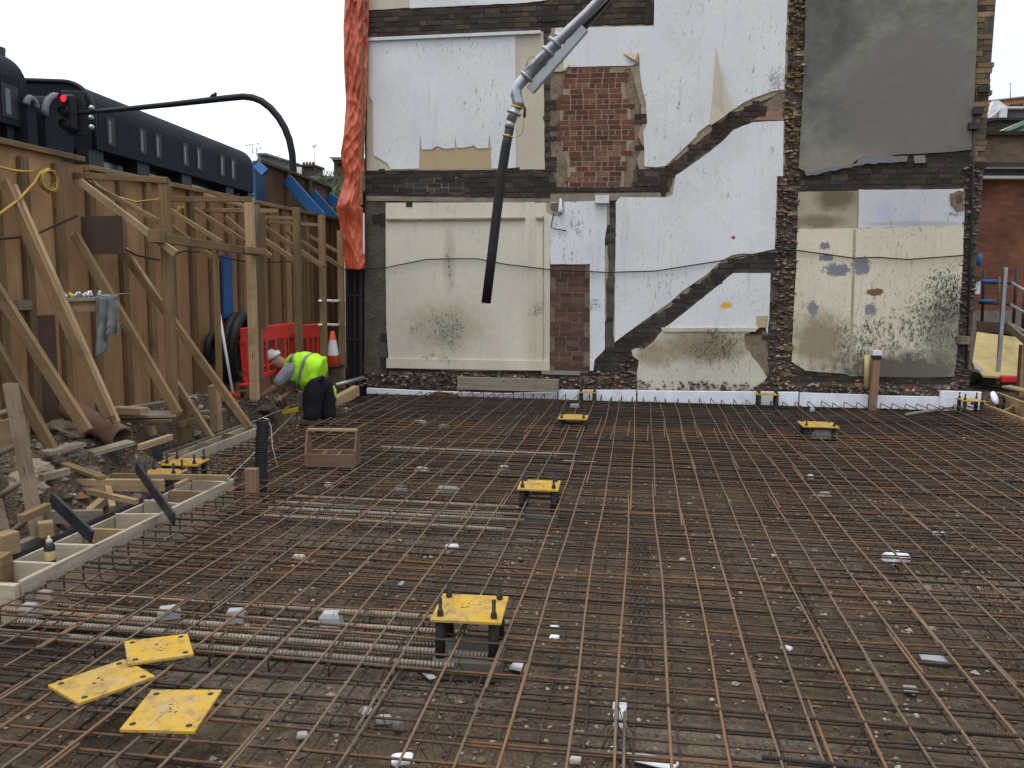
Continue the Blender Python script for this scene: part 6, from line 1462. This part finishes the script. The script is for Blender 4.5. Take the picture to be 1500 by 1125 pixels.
# scaffold
t = thing('scaffold', R_(1470, 450, 18), 'grey tube scaffold in front of the red brick annex', 'scaffold')
for (a, b, c, d) in ((1442, 395, 1438, 480), (1490, 392, 1484, 480), (1500, 430, 1498, 490)): MB().tube([R_(a, b, 18), R_(c, d, 18)], .03, 8).build('standard', 'dark_steel', t)
for (a, b, c, d) in ((1436, 413, 1490, 415), (1434, 443, 1486, 446)): MB().tube([R_(a, b, 17.9), R_(c, d, 17.9)], .03, 8).build('ledger', 'dark_steel', t)
for (a, b, c, d) in ((1482, 414, 1512, 432), (1480, 446, 1512, 464), (1482, 475, 1512, 492)): MB().tube([R_(a, b, 18), R_(c, d, 14.5)], .028, 8).build('transom', 'galv', t)
for (a, b, c) in ((1434, 412, 1460), (1434, 441, 1456)): MB().tube([R_(a, b, 17.7), R_(c, b, 17.7)], .033, 8).build('blue_sleeve', 'blue_paint', t)
tag(MB().tube([R_(1464, 405, 17.5), R_(1463, 448, 17.5)], .018, 6).build('rod', 'wood_grey'), 'thin pale rod behind the scaffold rails', 'rod')
tag(MB().beam(R_(1473, 392, 14.9), R_(1461, 562, 14.9), .06, .05, (0, 1, 0)).build('aluminium_bar', 'galv', bevel=.004), 'tall square aluminium bar leaning in the passage at the right', 'bar')
m_ = MB().prism([R_(1431, 486, 17.6), R_(1470, 488, 17.6), R_(1500, 495, 17.6), R_(1560, 500, 17.6), Vector((R_(1560, 560, 14.6).x, 14.6, R_(1560, 556, 14.6).z)), R_(1440, 550, 14.6), R_(1424, 532, 14.8)], (0, 0, -.03))
tag(m_.build('yellow_sheet', 'dirty_yellow'), 'large yellow board sloping down the passage right of the ruined wall', 'board')
tag(MB().prism([R_(1432, 470, 17.8), R_(1482, 474, 17.8), R_(1482, 492, 17.8), R_(1432, 486, 17.8)], (0, .05, 0)).build('brown_fence_board', 'ply_brown'), 'low dark brown board behind the top of the yellow board', 'board')
timber('handrail', R_(1477, 477, 16.5), R_(1512, 508, 14), .05, .12, 'pale grey timber rail slanting beside the yellow board', 'rail', 'wood_grey')
tag(MB().beam(R_(1464, 555, 14.6), R_(1520, 556, 14.6), .15, .11).build('red_beam', 'red_plastic', bevel=.02), 'short red beam lying at the foot of the yellow board', 'beam')
timber('post', R_(1500, 505, 14.2), R_(1495, 583, 14.2), .12, .10, 'stout timber post at the right edge of the picture', 'post', 'wood_stud', upv=(1, 0, 0))
tag(MB().prism([R_(1425, 531, 14.3), R_(1440, 540, 14.3), R_(1440, 545, 14.3), R_(1428, 540, 14.3)], (0, .1, 0)).build('white_scrap', 'off_white'), 'small white scrap at the lower corner of the yellow board', 'scrap')
timber('plank', R_(1474, 566, 13.9), R_(1512, 574, 13.6), .25, .03, 'pale plank below the red beam', 'plank', 'wood_pale')
tag(MB().tube([R_(1434, 372, 13.6), R_(1432, 390, 13.6)], .05, 8).build('pipe_end', 'blue_paint'), 'blue plastic pipe end on the broken right edge of the wall', 'cap')
tag(MB().box(R_(1431, 420, 13.4), (.07, .08, .22)).build('white_box', 'off_white', bevel=.004), 'small white box fixed by the broken right edge of the wall', 'box')
